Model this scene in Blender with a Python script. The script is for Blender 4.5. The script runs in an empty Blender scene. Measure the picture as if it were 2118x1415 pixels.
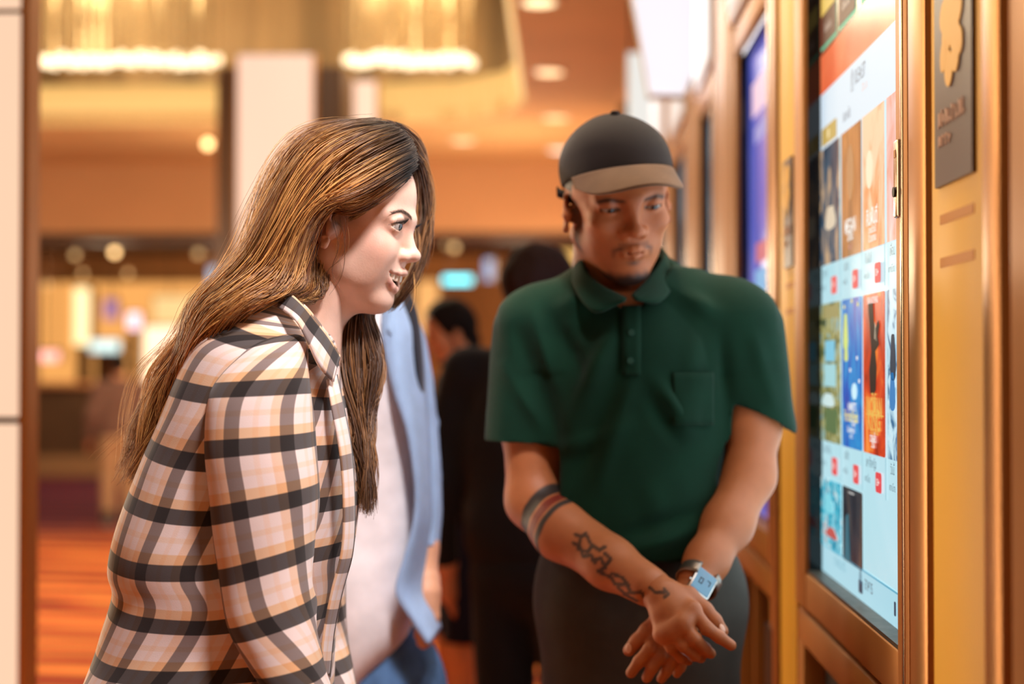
import bpy, bmesh, math, random
import numpy as np
from mathutils import Vector, Matrix
random.seed(7); RNG = np.random.default_rng(7)
S = bpy.context.scene
COL = S.collection
# ------------------------------------------------------------------ camera, world, exposure, large lights
F = 2941.7; CX, CY = 1059.0, 707.5
YAW = math.atan((1157-CX)/F); PITCH = math.atan((752-CY)/F)
cam_d = bpy.data.cameras.new('camera'); cam = bpy.data.objects.new('camera', cam_d); COL.objects.link(cam)
cam_d.lens = 50; cam_d.sensor_width = 36; cam_d.clip_start = .05
cam.location = (0, 0, 1.30); cam.rotation_euler = (math.pi/2+PITCH, 0, YAW)
cam_d.dof.use_dof = True; cam_d.dof.focus_distance = 1.70; cam_d.dof.aperture_fstop = 2.0
S.camera = cam
S.view_settings.view_transform = 'Standard'; S.view_settings.look = 'None'
S.view_settings.exposure = 0.0; S.view_settings.gamma = 1.0; S.view_settings.use_curve_mapping = False
S.cycles.use_denoising = True
S.cycles.max_bounces = 6; S.cycles.transparent_max_bounces = 6
S.cycles.sample_clamp_indirect = 6.0
world = bpy.data.worlds.new('world'); S.world = world; world.use_nodes = True
world.node_tree.nodes['Background'].inputs[0].default_value = (1.0, .60, .34, 1)
world.node_tree.nodes['Background'].inputs[1].default_value = 0.24

def lamp(name, kind, loc, energy, color, size=.3, target=None, parent=None, size_y=None, spread=None, spot=None):
    d = bpy.data.lights.new(name, kind); d.energy = energy; d.color = color
    if kind == 'AREA':
        d.size = size
        if size_y: d.shape = 'RECTANGLE'; d.size_y = size_y
        if spread: d.spread = spread
    elif kind == 'SPOT':
        d.shadow_soft_size = size; d.spot_size = spot or 2.0; d.spot_blend = .6
    else: d.shadow_soft_size = size
    o = bpy.data.objects.new(name, d); COL.objects.link(o); o.location = loc
    if target is not None:
        o.rotation_euler = (Vector(target)-Vector(loc)).to_track_quat('-Z', 'Y').to_euler()
    if parent: o.parent = parent
    return o

# added unseen spots filling the people; added bare point lamps warming lobby and hall
lamp('fill_spot', 'SPOT', (.30, .85, 2.75), 172, (1, .925, .93), .14, (-.50, 1.74, 1.20), spot=math.radians(34))
lamp('fill_spot', 'SPOT', (.10, 1.15, 2.92), 190, (.96, .94, 1.0), .10, (-.33, 2.36, 1.08), spot=math.radians(21))
lamp('fill_spot', 'SPOT', (.02, 2.55, 2.95), 60, (1, .78, .50), .10, (.12, 2.10, 1.4), spot=math.radians(44))
for lx, ly, lz, le in ((-5.2, 10.0, 2.1, 26), (-2.4, 10.2, 2.0, 30), (-.35, 10.4, 1.9, 72), (-1.7, 6.0, 1.9, 26), (-3.0, 7.4, 1.9, 85)):
    lamp('lobby_fill', 'POINT', (lx, ly, lz), le, (1, .82, .58), .30)
for lx, ly, le in ((-4.8, 15, 80), (-3.3, 14.2, 70), (-.5, 15.5, 80)):
    lamp('hall_fill', 'POINT', (lx, ly, 2.3), le, (1, .80, .54), .30)
# ------------------------------------------------------------------ helpers
Rcam = np.array(cam.rotation_euler.to_matrix())
def ray(px, py):
    v = Rcam @ np.array([(px-CX)/F, -(py-CY)/F, -1.0]); return v
def P(px, py, Y):                    # the point on the line of sight at distance Y along the aisle
    v = ray(px, py); return np.array([0, 0, 1.30]) + v*(Y/v[1])
def PX(px, py, X):                   # ... on the plane of the machine fronts
    v = ray(px, py); return np.array([0, 0, 1.30]) + v*(X/v[0])
def PZ(px, py, Z):
    v = ray(px, py); return np.array([0, 0, 1.30]) + v*((Z-1.30)/v[2])
def lin(r, g, b):                    # 0-255 sRGB to linear
    f = lambda c: (c/12.92 if c <= .04045 else ((c+.055)/1.055)**2.4)
    return (f(r/255), f(g/255), f(b/255))

MATS = {}
def mat(name, col=(.5,.5,.5), rough=.6, metal=0, emit=None, estr=1.0, spec=.5, alpha=1, trans=0, sss=0, sheen=0, attr=None, coat=0):
    if name in MATS: return MATS[name]
    m = bpy.data.materials.new(name); m.use_nodes = True; nt = m.node_tree
    b = nt.nodes['Principled BSDF']
    b.inputs['Base Color'].default_value = (*col, 1); b.inputs['Roughness'].default_value = rough
    b.inputs['Metallic'].default_value = metal; b.inputs['Specular IOR Level'].default_value = spec
    b.inputs['Alpha'].default_value = alpha; b.inputs['Transmission Weight'].default_value = trans
    b.inputs['Coat Weight'].default_value = coat
    if sss: 
        b.inputs['Subsurface Weight'].default_value = sss; b.inputs['Subsurface Radius'].default_value = (1, .35, .2); b.inputs['Subsurface Scale'].default_value = .006
    if sheen: b.inputs['Sheen Weight'].default_value = sheen; b.inputs['Sheen Roughness'].default_value = .5
    if emit: b.inputs['Emission Color'].default_value = (*emit, 1); b.inputs['Emission Strength'].default_value = estr
    if attr:
        a = nt.nodes.new('ShaderNodeAttribute'); a.attribute_name = attr; nt.links.new(a.outputs['Color'], b.inputs['Base Color'])
    MATS[name] = m; return m
def noisy(m, scale=8, amt=.25, coord='Object', stretch=(1,1,1), bump=0, bscale=None):
    """vary a plain material a little with noise (and an optional bump)"""
    nt = m.node_tree; b = nt.nodes['Principled BSDF']
    tc = nt.nodes.new('ShaderNodeTexCoord'); mp = nt.nodes.new('ShaderNodeMapping'); mp.inputs['Scale'].default_value = stretch
    n = nt.nodes.new('ShaderNodeTexNoise'); n.inputs['Scale'].default_value = scale; n.inputs['Detail'].default_value = 4
    nt.links.new(tc.outputs[coord], mp.inputs[0]); nt.links.new(mp.outputs[0], n.inputs['Vector'])
    if amt:
        mx = nt.nodes.new('ShaderNodeMix'); mx.data_type = 'RGBA'; mx.blend_type = 'MULTIPLY'; mx.inputs[0].default_value = 1
        cr = nt.nodes.new('ShaderNodeMapRange'); cr.inputs[1].default_value = .3; cr.inputs[2].default_value = .7
        cr.inputs[3].default_value = 1-amt; cr.inputs[4].default_value = 1+amt
        nt.links.new(n.outputs['Fac'], cr.inputs[0]); nt.links.new(cr.outputs[0], mx.inputs[7])
        if b.inputs['Base Color'].is_linked: nt.links.new(b.inputs['Base Color'].links[0].from_socket, mx.inputs[6])
        else: mx.inputs[6].default_value = b.inputs['Base Color'].default_value
        nt.links.new(mx.outputs[2], b.inputs['Base Color'])
    if bump:
        n2 = nt.nodes.new('ShaderNodeTexNoise'); n2.inputs['Scale'].default_value = bscale or scale*6; n2.inputs['Detail'].default_value = 3
        nt.links.new(mp.outputs[0], n2.inputs['Vector'])
        bp = nt.nodes.new('ShaderNodeBump'); bp.inputs['Strength'].default_value = bump; bp.inputs['Distance'].default_value = .002
        nt.links.new(n2.outputs['Fac'], bp.inputs['Height']); nt.links.new(bp.outputs[0], b.inputs['Normal'])
    return m

def mesh_np(name, V, Fq, m, parent=None, smooth=True, col=None, uv=None):
    """mesh object from arrays; Fq an (n,3|4) array or list of arrays of both kinds; uv per face corner or per vertex"""
    me = bpy.data.meshes.new(name)
    V = np.asarray(V, np.float32)
    Fl = Fq if isinstance(Fq, list) else [np.asarray(Fq)]
    Fl = [np.asarray(f, np.int32) for f in Fl if len(f)]
    loops = np.concatenate([f.ravel() for f in Fl]); tot = np.concatenate([np.full(len(f), f.shape[1], np.int32) for f in Fl])
    st = np.concatenate([[0], np.cumsum(tot)[:-1]]).astype(np.int32)
    me.vertices.add(len(V)); me.vertices.foreach_set('co', V.ravel())
    me.loops.add(len(loops)); me.loops.foreach_set('vertex_index', loops)
    me.polygons.add(len(tot)); me.polygons.foreach_set('loop_start', st); me.polygons.foreach_set('loop_total', tot)
    me.polygons.foreach_set('use_smooth', np.full(len(tot), smooth))
    me.update(calc_edges=True)
    if col is not None:
        a = me.color_attributes.new('Col', 'FLOAT_COLOR', 'POINT')
        c = np.ones((len(V), 4), np.float32); c[:, :3] = col; a.data.foreach_set('color', c.ravel())
    if uv is not None:
        l = me.uv_layers.new(name='UVMap'); u = np.asarray(uv, np.float32)
        if len(u) == len(V): u = u[loops]
        l.data.foreach_set('uv', u.ravel())
    me.materials.append(m)
    o = bpy.data.objects.new(name, me); COL.objects.link(o)
    if parent: o.parent = parent
    return o
class MB:
    """collects simple shapes into one mesh"""
    def __init__(s): s.bm = bmesh.new()
    def box(s, x0, x1, y0, y1, z0, z1, bev=0, rot=None, seg=2):
        r = bmesh.ops.create_cube(s.bm, size=1)
        c = Vector(((x0+x1)/2, (y0+y1)/2, (z0+z1)/2))
        for v in r['verts']: v.co = Vector((v.co.x*(x1-x0), v.co.y*(y1-y0), v.co.z*(z1-z0)))
        if bev:
            es = list({e for v in r['verts'] for e in v.link_edges})
            q = bmesh.ops.bevel(s.bm, geom=es, offset=bev, segments=seg, affect='EDGES', profile=.5)
            vs = list({v for f in q['faces'] for v in f.verts} | {v for v in r['verts'] if v.is_valid})
        else: vs = r['verts']
        for v in vs: v.co = (rot @ v.co if rot is not None else v.co) + c
        return s
    def cyl(s, p0, p1, r0, r1=None, seg=20, caps=True):
        p0, p1 = Vector(p0), Vector(p1); r1 = r0 if r1 is None else r1
        q = (p1-p0).to_track_quat('Z', 'Y')
        ra = [s.bm.verts.new(p0+q@Vector((r0*math.cos(2*math.pi*i/seg), r0*math.sin(2*math.pi*i/seg), 0))) for i in range(seg)]
        rb = [s.bm.verts.new(p1+q@Vector((r1*math.cos(2*math.pi*i/seg), r1*math.sin(2*math.pi*i/seg), 0))) for i in range(seg)]
        for i in range(seg):
            s.bm.faces.new((ra[i], ra[(i+1)%seg], rb[(i+1)%seg], rb[i]))
        if caps: s.bm.faces.new(ra[::-1]); s.bm.faces.new(rb)
        return s
    def ball(s, c, r, seg=12, sc=(1,1,1)):
        q = bmesh.ops.create_uvsphere(s.bm, u_segments=seg, v_segments=max(6, seg//2+1), radius=1)
        for v in q['verts']: v.co = Vector((v.co.x*r*sc[0], v.co.y*r*sc[1], v.co.z*r*sc[2]))+Vector(c)
        return s
    def prism(s, pts, off):
        """closed outline of 3-D points extruded by the vector off"""
        a = [s.bm.verts.new(p) for p in pts]; off = Vector(off); b = [s.bm.verts.new(Vector(p)+off) for p in pts]; n = len(a)
        s.bm.faces.new(a[::-1]); s.bm.faces.new(b)
        for i in range(n): s.bm.faces.new((a[i], a[(i+1)%n], b[(i+1)%n], b[i]))
        return s
    def build(s, name, m, parent=None, smooth=False):
        bmesh.ops.recalc_face_normals(s.bm, faces=s.bm.faces)
        me = bpy.data.meshes.new(name); s.bm.to_mesh(me); s.bm.free(); me.materials.append(m)
        if smooth:
            me.polygons.foreach_set('use_smooth', [True]*len(me.polygons))
            me.set_sharp_from_angle(angle=math.radians(40))
        o = bpy.data.objects.new(name, me); COL.objects.link(o)
        if parent: o.parent = parent
        return o
def box(name, x0, x1, y0, y1, z0, z1, m, parent=None, bev=0, smooth=None):
    return MB().box(min(x0,x1), max(x0,x1), min(y0,y1), max(y0,y1), min(z0,z1), max(z0,z1), bev).build(name, m, parent, bool(bev) if smooth is None else smooth)
def tag(o, label=None, cat=None, group=None, kind=None):
    if label: o['label'] = label
    if cat: o['category'] = cat
    if group: o['group'] = group
    if kind: o['kind'] = kind
    return o
def thing(name, label, cat, loc=(0,0,0), group=None):
    """an Empty at the thing's base; parts are built in world coordinates and keep their place"""
    o = bpy.data.objects.new(name, None); COL.objects.link(o); o.empty_display_size = .05
    return tag(o, label, cat, group)
def rebase(o, loc):
    """move a finished thing's origin to its base without moving its parts"""
    loc = Vector(loc); o.location = o.location+loc
    for c in o.children: c.location = c.location-loc
    return o
def copy_tree(o, loc=None, parent=None):
    c = o.copy(); COL.objects.link(c)
    if parent: c.parent = parent
    if loc is not None: c.location = loc
    for ch in o.children: copy_tree(ch, None, c)
    return c

# ------------------------------------------------------------------ organic surfaces: smooth-blended volumes -> mesh
def v3(p): return np.asarray(p, np.float32)
class SDF:
    def __init__(s, lo, hi, h):
        s.lo = v3(lo); s.h = h; s.n = np.ceil((v3(hi)-s.lo)/h).astype(int)+1
        s.d = np.full(s.n, .2, np.float32); s.ax = [s.lo[i]+h*np.arange(s.n[i], dtype=np.float32) for i in range(3)]
    def _sub(s, lo, hi, pad):
        a = np.clip(np.floor((v3(lo)-pad-s.lo)/s.h).astype(int), 0, s.n); b = np.clip(np.ceil((v3(hi)+pad-s.lo)/s.h).astype(int)+1, 0, s.n)
        sl = tuple(slice(a[i], b[i]) for i in range(3))
        return sl, s.ax[0][sl[0]][:,None,None], s.ax[1][sl[1]][None,:,None], s.ax[2][sl[2]][None,None,:]
    def field(s, v, sl, k, sub=False):
        d = s.d[sl]
        if d.size == 0: return
        if sub:
            a, b = d, -v
            if k > 0: hh = np.maximum(k-np.abs(a-b), 0)/k; r = np.maximum(a, b)+hh*hh*k*.25
            else: r = np.maximum(a, b)
        else:
            a, b = d, v
            if k > 0: hh = np.maximum(k-np.abs(a-b), 0)/k; r = np.minimum(a, b)-hh*hh*k*.25
            else: r = np.minimum(a, b)
        s.d[sl] = r
    def ell(s, c, r, k=0, rot=None, sub=False):
        c = v3(c); r = v3(r) if np.ndim(r) else v3([r]*3); R = np.asarray(rot, np.float32) if rot is not None else None
        e = r if R is None else np.abs(R)@r
        sl, X, Y, Z = s._sub(c-e, c+e, k+.012)
        x, y, z = X-c[0], Y-c[1], Z-c[2]
        if R is not None: x, y, z = [R[0,i]*x+R[1,i]*y+R[2,i]*z for i in range(3)]
        k0 = np.sqrt((x/r[0])**2+(y/r[1])**2+(z/r[2])**2); k1 = np.sqrt((x/r[0]**2)**2+(y/r[1]**2)**2+(z/r[2]**2)**2)+1e-9
        s.field(k0*(k0-1)/k1, sl, k, sub); return s
    def cap(s, a, b, r1, r2=None, k=0, sub=False, flat=None):
        a, b = v3(a), v3(b); r2 = r1 if r2 is None else r2; rm = max(r1, r2)
        sl, X, Y, Z = s._sub(np.minimum(a,b)-rm, np.maximum(a,b)+rm, k+.012)
        ba = b-a; L = float(ba@ba)+1e-12
        x, y, z = X-a[0], Y-a[1], Z-a[2]
        t = np.clip((x*ba[0]+y*ba[1]+z*ba[2])/L, 0, 1)
        dx, dy, dz = x-ba[0]*t, y-ba[1]*t, z-ba[2]*t
        if flat is not None:                    # (unit vector, factor): squash across that direction
            n, f = flat; n = v3(n); q = dx*n[0]+dy*n[1]+dz*n[2]; g = (1/f-1)*q
            dx, dy, dz = dx+g*n[0], dy+g*n[1], dz+g*n[2]
            dist = np.sqrt(dx*dx+dy*dy+dz*dz)
            s.field((dist-(r1+(r2-r1)*t))*min(1, f+.25), sl, k, sub); return s
        s.field(np.sqrt(dx*dx+dy*dy+dz*dz)-(r1+(r2-r1)*t), sl, k, sub); return s
    def chain(s, pts, rs, k=0, **kw):
        for i in range(len(pts)-1): s.cap(pts[i], pts[i+1], rs[i], rs[i+1], k, **kw)
        return s
    def plane(s, p, n, k=0):                    # cut away what lies on the +n side
        p, n = v3(p), v3(n); n = n/np.linalg.norm(n)
        v = (s.ax[0][:,None,None]-p[0])*n[0]+(s.ax[1][None,:,None]-p[1])*n[1]+(s.ax[2][None,None,:]-p[2])*n[2]
        s.d = np.maximum(s.d, v.astype(np.float32)); return s
    def mesh(s):
        d = s.d; n = s.n; d = d.copy()
        for ax in range(3):                     # close the volume at the border of the grid
            i0 = [slice(None)]*3; i0[ax] = 0; i1 = [slice(None)]*3; i1[ax] = -1
            d[tuple(i0)] = np.maximum(d[tuple(i0)], .001); d[tuple(i1)] = np.maximum(d[tuple(i1)], .001)
        ins = d < 0
        c = np.zeros(n-1, np.int8)
        for i in (0,1):
            for j in (0,1):
                for k in (0,1): c += ins[i:n[0]-1+i, j:n[1]-1+j, k:n[2]-1+k]
        act = np.argwhere((c > 0) & (c < 8)); idx = np.full(n-1, -1, np.int32); idx[tuple(act.T)] = np.arange(len(act))
        pos = np.zeros((len(act), 3), np.float32); cnt = np.zeros(len(act), np.float32)
        A = act
        for ax in range(3):
            o = [0,1,2]; o.remove(ax)
            for i in (0,1):
                for j in (0,1):
                    q = A.copy(); q[:, o[0]] += i; q[:, o[1]] += j; r = q.copy(); r[:, ax] += 1
                    da = d[tuple(q.T)]; db = d[tuple(r.T)]; m = (da < 0) != (db < 0)
                    t = np.where(m, da/(da-db+1e-20), 0)
                    p = (q-A).astype(np.float32); p[:, ax] += t
                    pos += np.where(m[:,None], p, 0); cnt += m
        V = s.lo+s.h*(A+pos/cnt[:,None])
        fs = []
        for ax in range(3):
            o = [0,1,2]; o.remove(ax); sl0 = [slice(1, n[i]-1) for i in range(3)]; sl0[ax] = slice(0, n[ax]-1)
            sl1 = list(sl0); sl1[ax] = slice(1, n[ax])
            a = ins[tuple(sl0)]; b = ins[tuple(sl1)]
            e = np.argwhere(a != b); 
            if not len(e): continue
            e0 = e.copy(); e0[:, o[0]] += 1; e0[:, o[1]] += 1
            inside = ins[tuple(e0.T)]
            def g(i, j):
                q = e0.copy(); q[:, o[0]] -= i; q[:, o[1]] -= j; return idx[tuple(q.T)]
            Q = np.stack([g(0,0), g(1,0), g(1,1), g(0,1)], 1)
            fl = inside if ax != 1 else ~inside
            Q[~fl] = Q[~fl][:, ::-1]
            fs.append(Q)
        return V, np.concatenate(fs)
def smooth_np(V, Q, it=2, lam=.5):
    V = np.asarray(V, np.float64).copy()
    e = np.concatenate([Q[:, [i, (i+1) % Q.shape[1]]] for i in range(Q.shape[1])]); e = np.concatenate([e, e[:, ::-1]])
    deg = np.bincount(e[:,0], minlength=len(V))[:,None]+1e-9
    for _ in range(it):
        acc = np.stack([np.bincount(e[:,0], V[e[:,1], i], len(V)) for i in range(3)], 1)/deg
        V += lam*(acc-V)
    return V
def normals_np(V, Q):
    a, b, c = V[Q[:,0]], V[Q[:,1]], V[Q[:,2]]
    n = np.cross(b-a, c-a)
    if Q.shape[1] == 4: n = n+np.cross(c-a, V[Q[:,3]]-a)
    N = np.stack([sum(np.bincount(Q[:,k], n[:,i], len(V)) for k in range(Q.shape[1])) for i in range(3)], 1)
    return N/(np.linalg.norm(N, axis=1, keepdims=True)+1e-12)
def crease(V, N, segs, front=-.05):
    """folds of cloth: each (px0,py0,px1,py1,Y,amp,width) a ridge (or valley) running between two sight lines at distance Y"""
    D = np.zeros(len(V))
    w0 = np.clip((-N[:,1]-front)/.4, 0, 1) if front is not None else 1
    for px0, py0, px1, py1, Y, amp, wid in segs:
        a, b = P(px0, py0, Y)[[0,2]], P(px1, py1, Y)[[0,2]]
        q = V[:, [0,2]]-a; ba = b-a; t = np.clip((q@ba)/(ba@ba), -.15, 1.15)
        dd = np.linalg.norm(q-t[:,None]*ba, axis=1)
        tf = np.clip(1.15-np.abs(t-.5)*1.7, 0, 1)
        D += amp*np.exp(-(dd/wid)**2)*tf*(0.7+.3*np.sin(t*5+px0))
    return V+N*(D*w0)[:,None]
def tex3(V, f, seed=0):
    """cheap smooth noise in -1..1"""
    r = np.random.default_rng(seed); out = np.zeros(len(V))
    for i in range(6):
        k = r.normal(size=3); k /= np.linalg.norm(k); out += np.sin(V@(k*f*(.6+.9*r.random()))+r.random()*6.28)
    return out/6*1.6
def spline(pts, n):
    """Catmull-Rom through the points, n samples even in arc length"""
    p = np.asarray(pts, float); p = np.vstack([2*p[0]-p[1], p, 2*p[-1]-p[-2]]); out = []
    for i in range(1, len(p)-2):
        t = np.linspace(0, 1, 12, endpoint=False)[:,None]; a, b, c, d = p[i-1:i+3]
        out.append(.5*((2*b)+(c-a)*t+(2*a-5*b+4*c-d)*t**2+(-a+3*b-3*c+d)*t**3))
    q = np.vstack(out+[p[-2][None]])
    s = np.concatenate([[0], np.cumsum(np.linalg.norm(np.diff(q[:, :3], axis=0), axis=1))])
    return np.stack([np.interp(np.linspace(0, s[-1], n), s, q[:,i]) for i in range(q.shape[1])], 1)
def tubes(curves, radii, sides=4):
    """many thin tapered tubes: curves (n,m,3), radii (n,m) -> V, Q"""
    n, m, _ = curves.shape
    t = np.gradient(curves, axis=1); t /= np.linalg.norm(t, axis=2, keepdims=True)+1e-12
    up = np.array([.3, 1, .2]); a = np.cross(t, up); a /= np.linalg.norm(a, axis=2, keepdims=True)+1e-9; b = np.cross(t, a)
    ang = np.arange(sides)*2*np.pi/sides
    V = curves[:,:,None,:]+radii[:,:,None,None]*(a[:,:,None,:]*np.cos(ang)[None,None,:,None]+b[:,:,None,:]*np.sin(ang)[None,None,:,None])
    i = np.arange(n)[:,None,None]*m*sides+np.arange(m-1)[None,:,None]*sides; j = np.arange(sides)[None,None,:]; j2 = (j+1) % sides
    Q = np.stack([i+j, i+j2, i+sides+j2, i+sides+j], -1).reshape(-1, 4)
    return V.reshape(-1, 3), Q
def loft(stations, nu=96, nv=120, exp=2.3, start=0.0):
    """tube through stations (L point, R point, half depth); returns V (nv*nu), Q, UV in metres (per corner safe: column nu repeated)"""
    C = []
    for L, R, dh in stations: C.append(np.concatenate([(L+R)/2, (R-L)/2, [dh]]))
    C = spline(np.array(C), nv)
    th = np.linspace(0, 2*np.pi, nu+1)+start
    cx, sy = np.cos(th), np.sin(th); cx = np.sign(cx)*np.abs(cx)**(2/exp); sy = np.sign(sy)*np.abs(sy)**(2/exp)
    V = C[:,None,:3]+C[:,None,3:6]*cx[None,:,None]; V[:,:,1] += C[:,6,None]*sy[None,:]
    u = np.concatenate([np.zeros((nv,1)), np.cumsum(np.linalg.norm(np.diff(V, axis=1), axis=2), axis=1)], 1)
    vlen = np.concatenate([[0], np.cumsum(np.linalg.norm(np.diff(C[:, :3], axis=0), axis=1))])
    UV = np.stack([u, np.repeat(vlen[:,None], nu+1, 1)], -1)
    i = np.arange(nv-1)[:,None]*(nu+1)+np.arange(nu)[None,:]
    Q = np.stack([i, i+1, i+nu+2, i+nu+1], -1).reshape(-1, 4)
    return V.reshape(-1, 3), Q, UV.reshape(-1, 2)
# ------------------------------------------------------------------ people: heads
def rot_axis(ax, deg):
    return np.array(Matrix.Rotation(math.radians(deg), 3, ax))
def head_frame(yaw, pitch, roll, anchor_local, anchor_world, sc=1.0):
    """local (x forward, y left, z up, metres) -> world; pitch positive looks down"""
    R = rot_axis('Z', yaw) @ rot_axis('Y', pitch) @ rot_axis('X', roll)
    M = R*sc; t = np.asarray(anchor_world)-M@np.asarray(anchor_local)
    return M, t
def sstep(a, b, x):
    t = np.clip((x-a)/(b-a), 0, 1); return t*t*(3-2*t)
def make_head(kind, h=.0016, neck_to=(-.028, 0, -.16), skin=(.55,.33,.22), lip=(.35,.09,.08), hairc=(.02,.012,.008), gaze_drop=0, fine=True):
    f = kind == 'f'
    k = .001; EX = 69.5 if f else 66.5
    s = SDF((-.115, -.095, -.175), (.118, .095, .128), h)
    A = lambda *a: np.array(a)*k
    s.ell(A(-6,0,36), A(90,70,80) if f else A(90,73,77))
    s.ell(A(38,0,-24), A(43,52,70) if f else A(45,57,72), .018)
    for sg in (-1, 1):
        s.cap(A(0,sg*49,-44), A(58,sg*14,-84), .015 if f else .018, .013 if f else .016, .022)
        if f: s.ell(A(61,sg*35,-25), A(18,17,18), .020)
        else: s.ell(A(60,sg*40,-16), A(18,17,14), .016)
        s.cap(A(79,sg*7,18), A(64,sg*41,19), .007 if f else .0095, .006, .016)
    if f: [s.ell(A(46,sg*37,-50), A(20,11,20), .022) for sg in (-1, 1)]
    s.ell(A(60,0,-50), A(27 if f else 25.5,27.5 if f else 30,24), .014)
    s.ell(A(66,0,-87) if f else A(67,0,-90), A(13.5,16,12.5) if f else A(15,20,14), .014)
    s.cap(A(48,0,-84), A(6,0,-98), .016, .02, .024)
    nk = np.asarray(neck_to)
    s.cap(A(-18,0,-50), nk, .050 if f else .056, .049 if f else .058, .022)
    if not f: s.ell(A(26,0,-118), A(9,9,14), .012)
    for sg in (-1, 1):                                        # sockets, nose wings, ears
        s.ell(A(86,sg*31,8), A(12,17,11), .012, sub=True)
    s.cap(A(79,0,9), A(93,0,-22), .0055 if f else .0065, .008, .010)
    s.ell(A(96,0,-23.5) if f else A(96,0,-24), A(9,9.5,7.5) if f else A(9,11,8.5), .006)
    for sg in (-1, 1):
        s.ell(A(85,sg*11.5,-27), A(9.5,7,6.8) if f else A(10,9,8), .006)
        s.ell(A(92,sg*6,-33.5), A(6,3.4,3.5), .003, sub=True)
    eyes = []
    for sg in (-1, 1):                                        # eyeballs sit behind the cut lids
        e = A(EX, sg*31, 8); eyes.append(e)
        s.ell(e, .0134, .004)
        R = rot_axis('X', sg*4)
        if f: s.ell(e+A(9,sg*1.0,-.8), A(16,12.6,4.9), .0012, rot=R, sub=True)
        else: s.ell(e+A(9,sg*1.0,-3.4), A(16,12.8,2.0), .0012, rot=R, sub=True)
        s.cap(e+A(6,-sg*13,6.5), e+A(9.5,sg*2,8.2), .0022, .003, .005)      # upper lid fold
        s.cap(e+A(9.5,sg*2,8.2), e+A(3,sg*13,5), .003, .002, .005)
        # ear
        Re = rot_axis('Z', sg*22) @ rot_axis('Y', -14); ec = A(-3,sg*73,-11)
        q = lambda x, y, z: ec+Re@A(x,sg*y,z)
        s.cap(q(5,-4,-3), q(0,-10,-3), .0095, .013, .005)
        s.ell(q(-3,-1.2,1), A(12.5,2.4,22), .003, rot=Re)
        s.chain([q(5,0,1), q(9,.8,13), q(4,1.6,22), q(-5,2,25.5), q(-13,2.4,19), q(-15.5,2.4,8), q(-13,2.2,-6), q(-7,1.8,-16)], [.0018,.0023,.0026,.0027,.0026,.0025,.0023,.0022], .0022)
        s.chain([q(-6,1.5,-17), q(0,.5,-24), q(5,-.5,-19)], [.003,.0042,.003], .003)
        s.chain([q(-5,2.6,-12), q(-8.5,3.2,0), q(-5,3,11), q(1,2,16)], [.0022,.0027,.0024,.0016], .0025)
        s.ell(q(0,3,-4), A(6,5,8), .003, rot=Re, sub=True)
        s.ell(q(7,1.5,-7), A(2.6,3,4), .003, rot=Re)
        s.ell(q(-.5,2,-14), A(3,2.5,2.5), .003, rot=Re)
    lipm = []
    if f:                                                     # an open smile
        for t in np.linspace(-1.3, 1.3, 21):
            a = abs(t); s.ell(A(84-15*a*a, 22*t, -58+7.0*a**1.5), A(17,4.2,9.2-5.6*a**1.5), .0015, sub=True)
        up = [A(66.5,-32,-46.6), A(71,-28,-48), A(78,-20,-48.6), A(84.8,-10,-48.2), A(88,-4,-46.4), A(87.8,0,-47.4), A(88,4,-46.4), A(84.8,10,-48.2), A(78,20,-48.6), A(71,28,-48), A(66.5,32,-46.6)]
        lo = [A(66.5,-32,-47.4), A(70.5,-28,-52.6), A(75.8,-20,-61.2), A(79,-11,-67.5), A(80.3,0,-70), A(79,11,-67.5), A(75.8,20,-61.2), A(70.5,28,-52.6), A(66.5,32,-47.4)]
        s.chain(up, [.0012,.0016,.0023,.0032,.0036,.0034,.0036,.0032,.0023,.0016,.0012], .0035)
        s.chain(lo, [.0012,.0017,.0028,.0042,.0047,.0042,.0028,.0017,.0012], .0035)
        lipm = [(up, .0045), (lo, .0055)]
    else:
        up = [A(72,-24,-53.5), A(83,-13,-51.5), A(88,-4,-50), A(87.5,0,-50.8), A(88,4,-50), A(83,13,-51.5), A(72,24,-53.5)]
        lo = [A(72,-23,-55), A(82,-12,-58.5), A(86,0,-59.5), A(82,12,-58.5), A(72,23,-55)]
        s.chain(up, [.002,.004,.0046,.0044,.0046,.004,.002], .004)
        s.chain(lo, [.002,.0046,.0055,.0046,.002], .004)
        s.chain([A(74,-24,-54.8), A(86,-10,-55), A(91,0,-54.8), A(86,10,-55), A(74,24,-54.8)], [.0012]*5, .0015, sub=True)
        lipm = [(up, .0052), (lo, .006)]
    V, Q = s.mesh(); V = smooth_np(V, Q, 1, .4)
    # colour of the skin itself: lips, flush, scalp under the hair, beard
    c = np.tile(np.array(skin), (len(V), 1)); x, y, z = (V*1000).T
    def blend(col, w):
        nonlocal c; w = np.clip(w, 0, 1)[:,None]; c = c*(1-w)+np.array(col)*w
    def near(pts, r):
        w = np.zeros(len(V)); n = len(pts)-1
        for i, (a, b) in enumerate(zip(pts[:-1], pts[1:])):
            ba = b-a; t = np.clip(((V-a)@ba)/(ba@ba), 0, 1); d = np.linalg.norm(V-a-t[:,None]*ba, axis=1)
            rr = r*(.35+.65*np.sin(np.pi*(i+t)/n)**.8); w = np.maximum(w, 1-sstep(rr*.72, rr*1.1, d))
        return w
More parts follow.
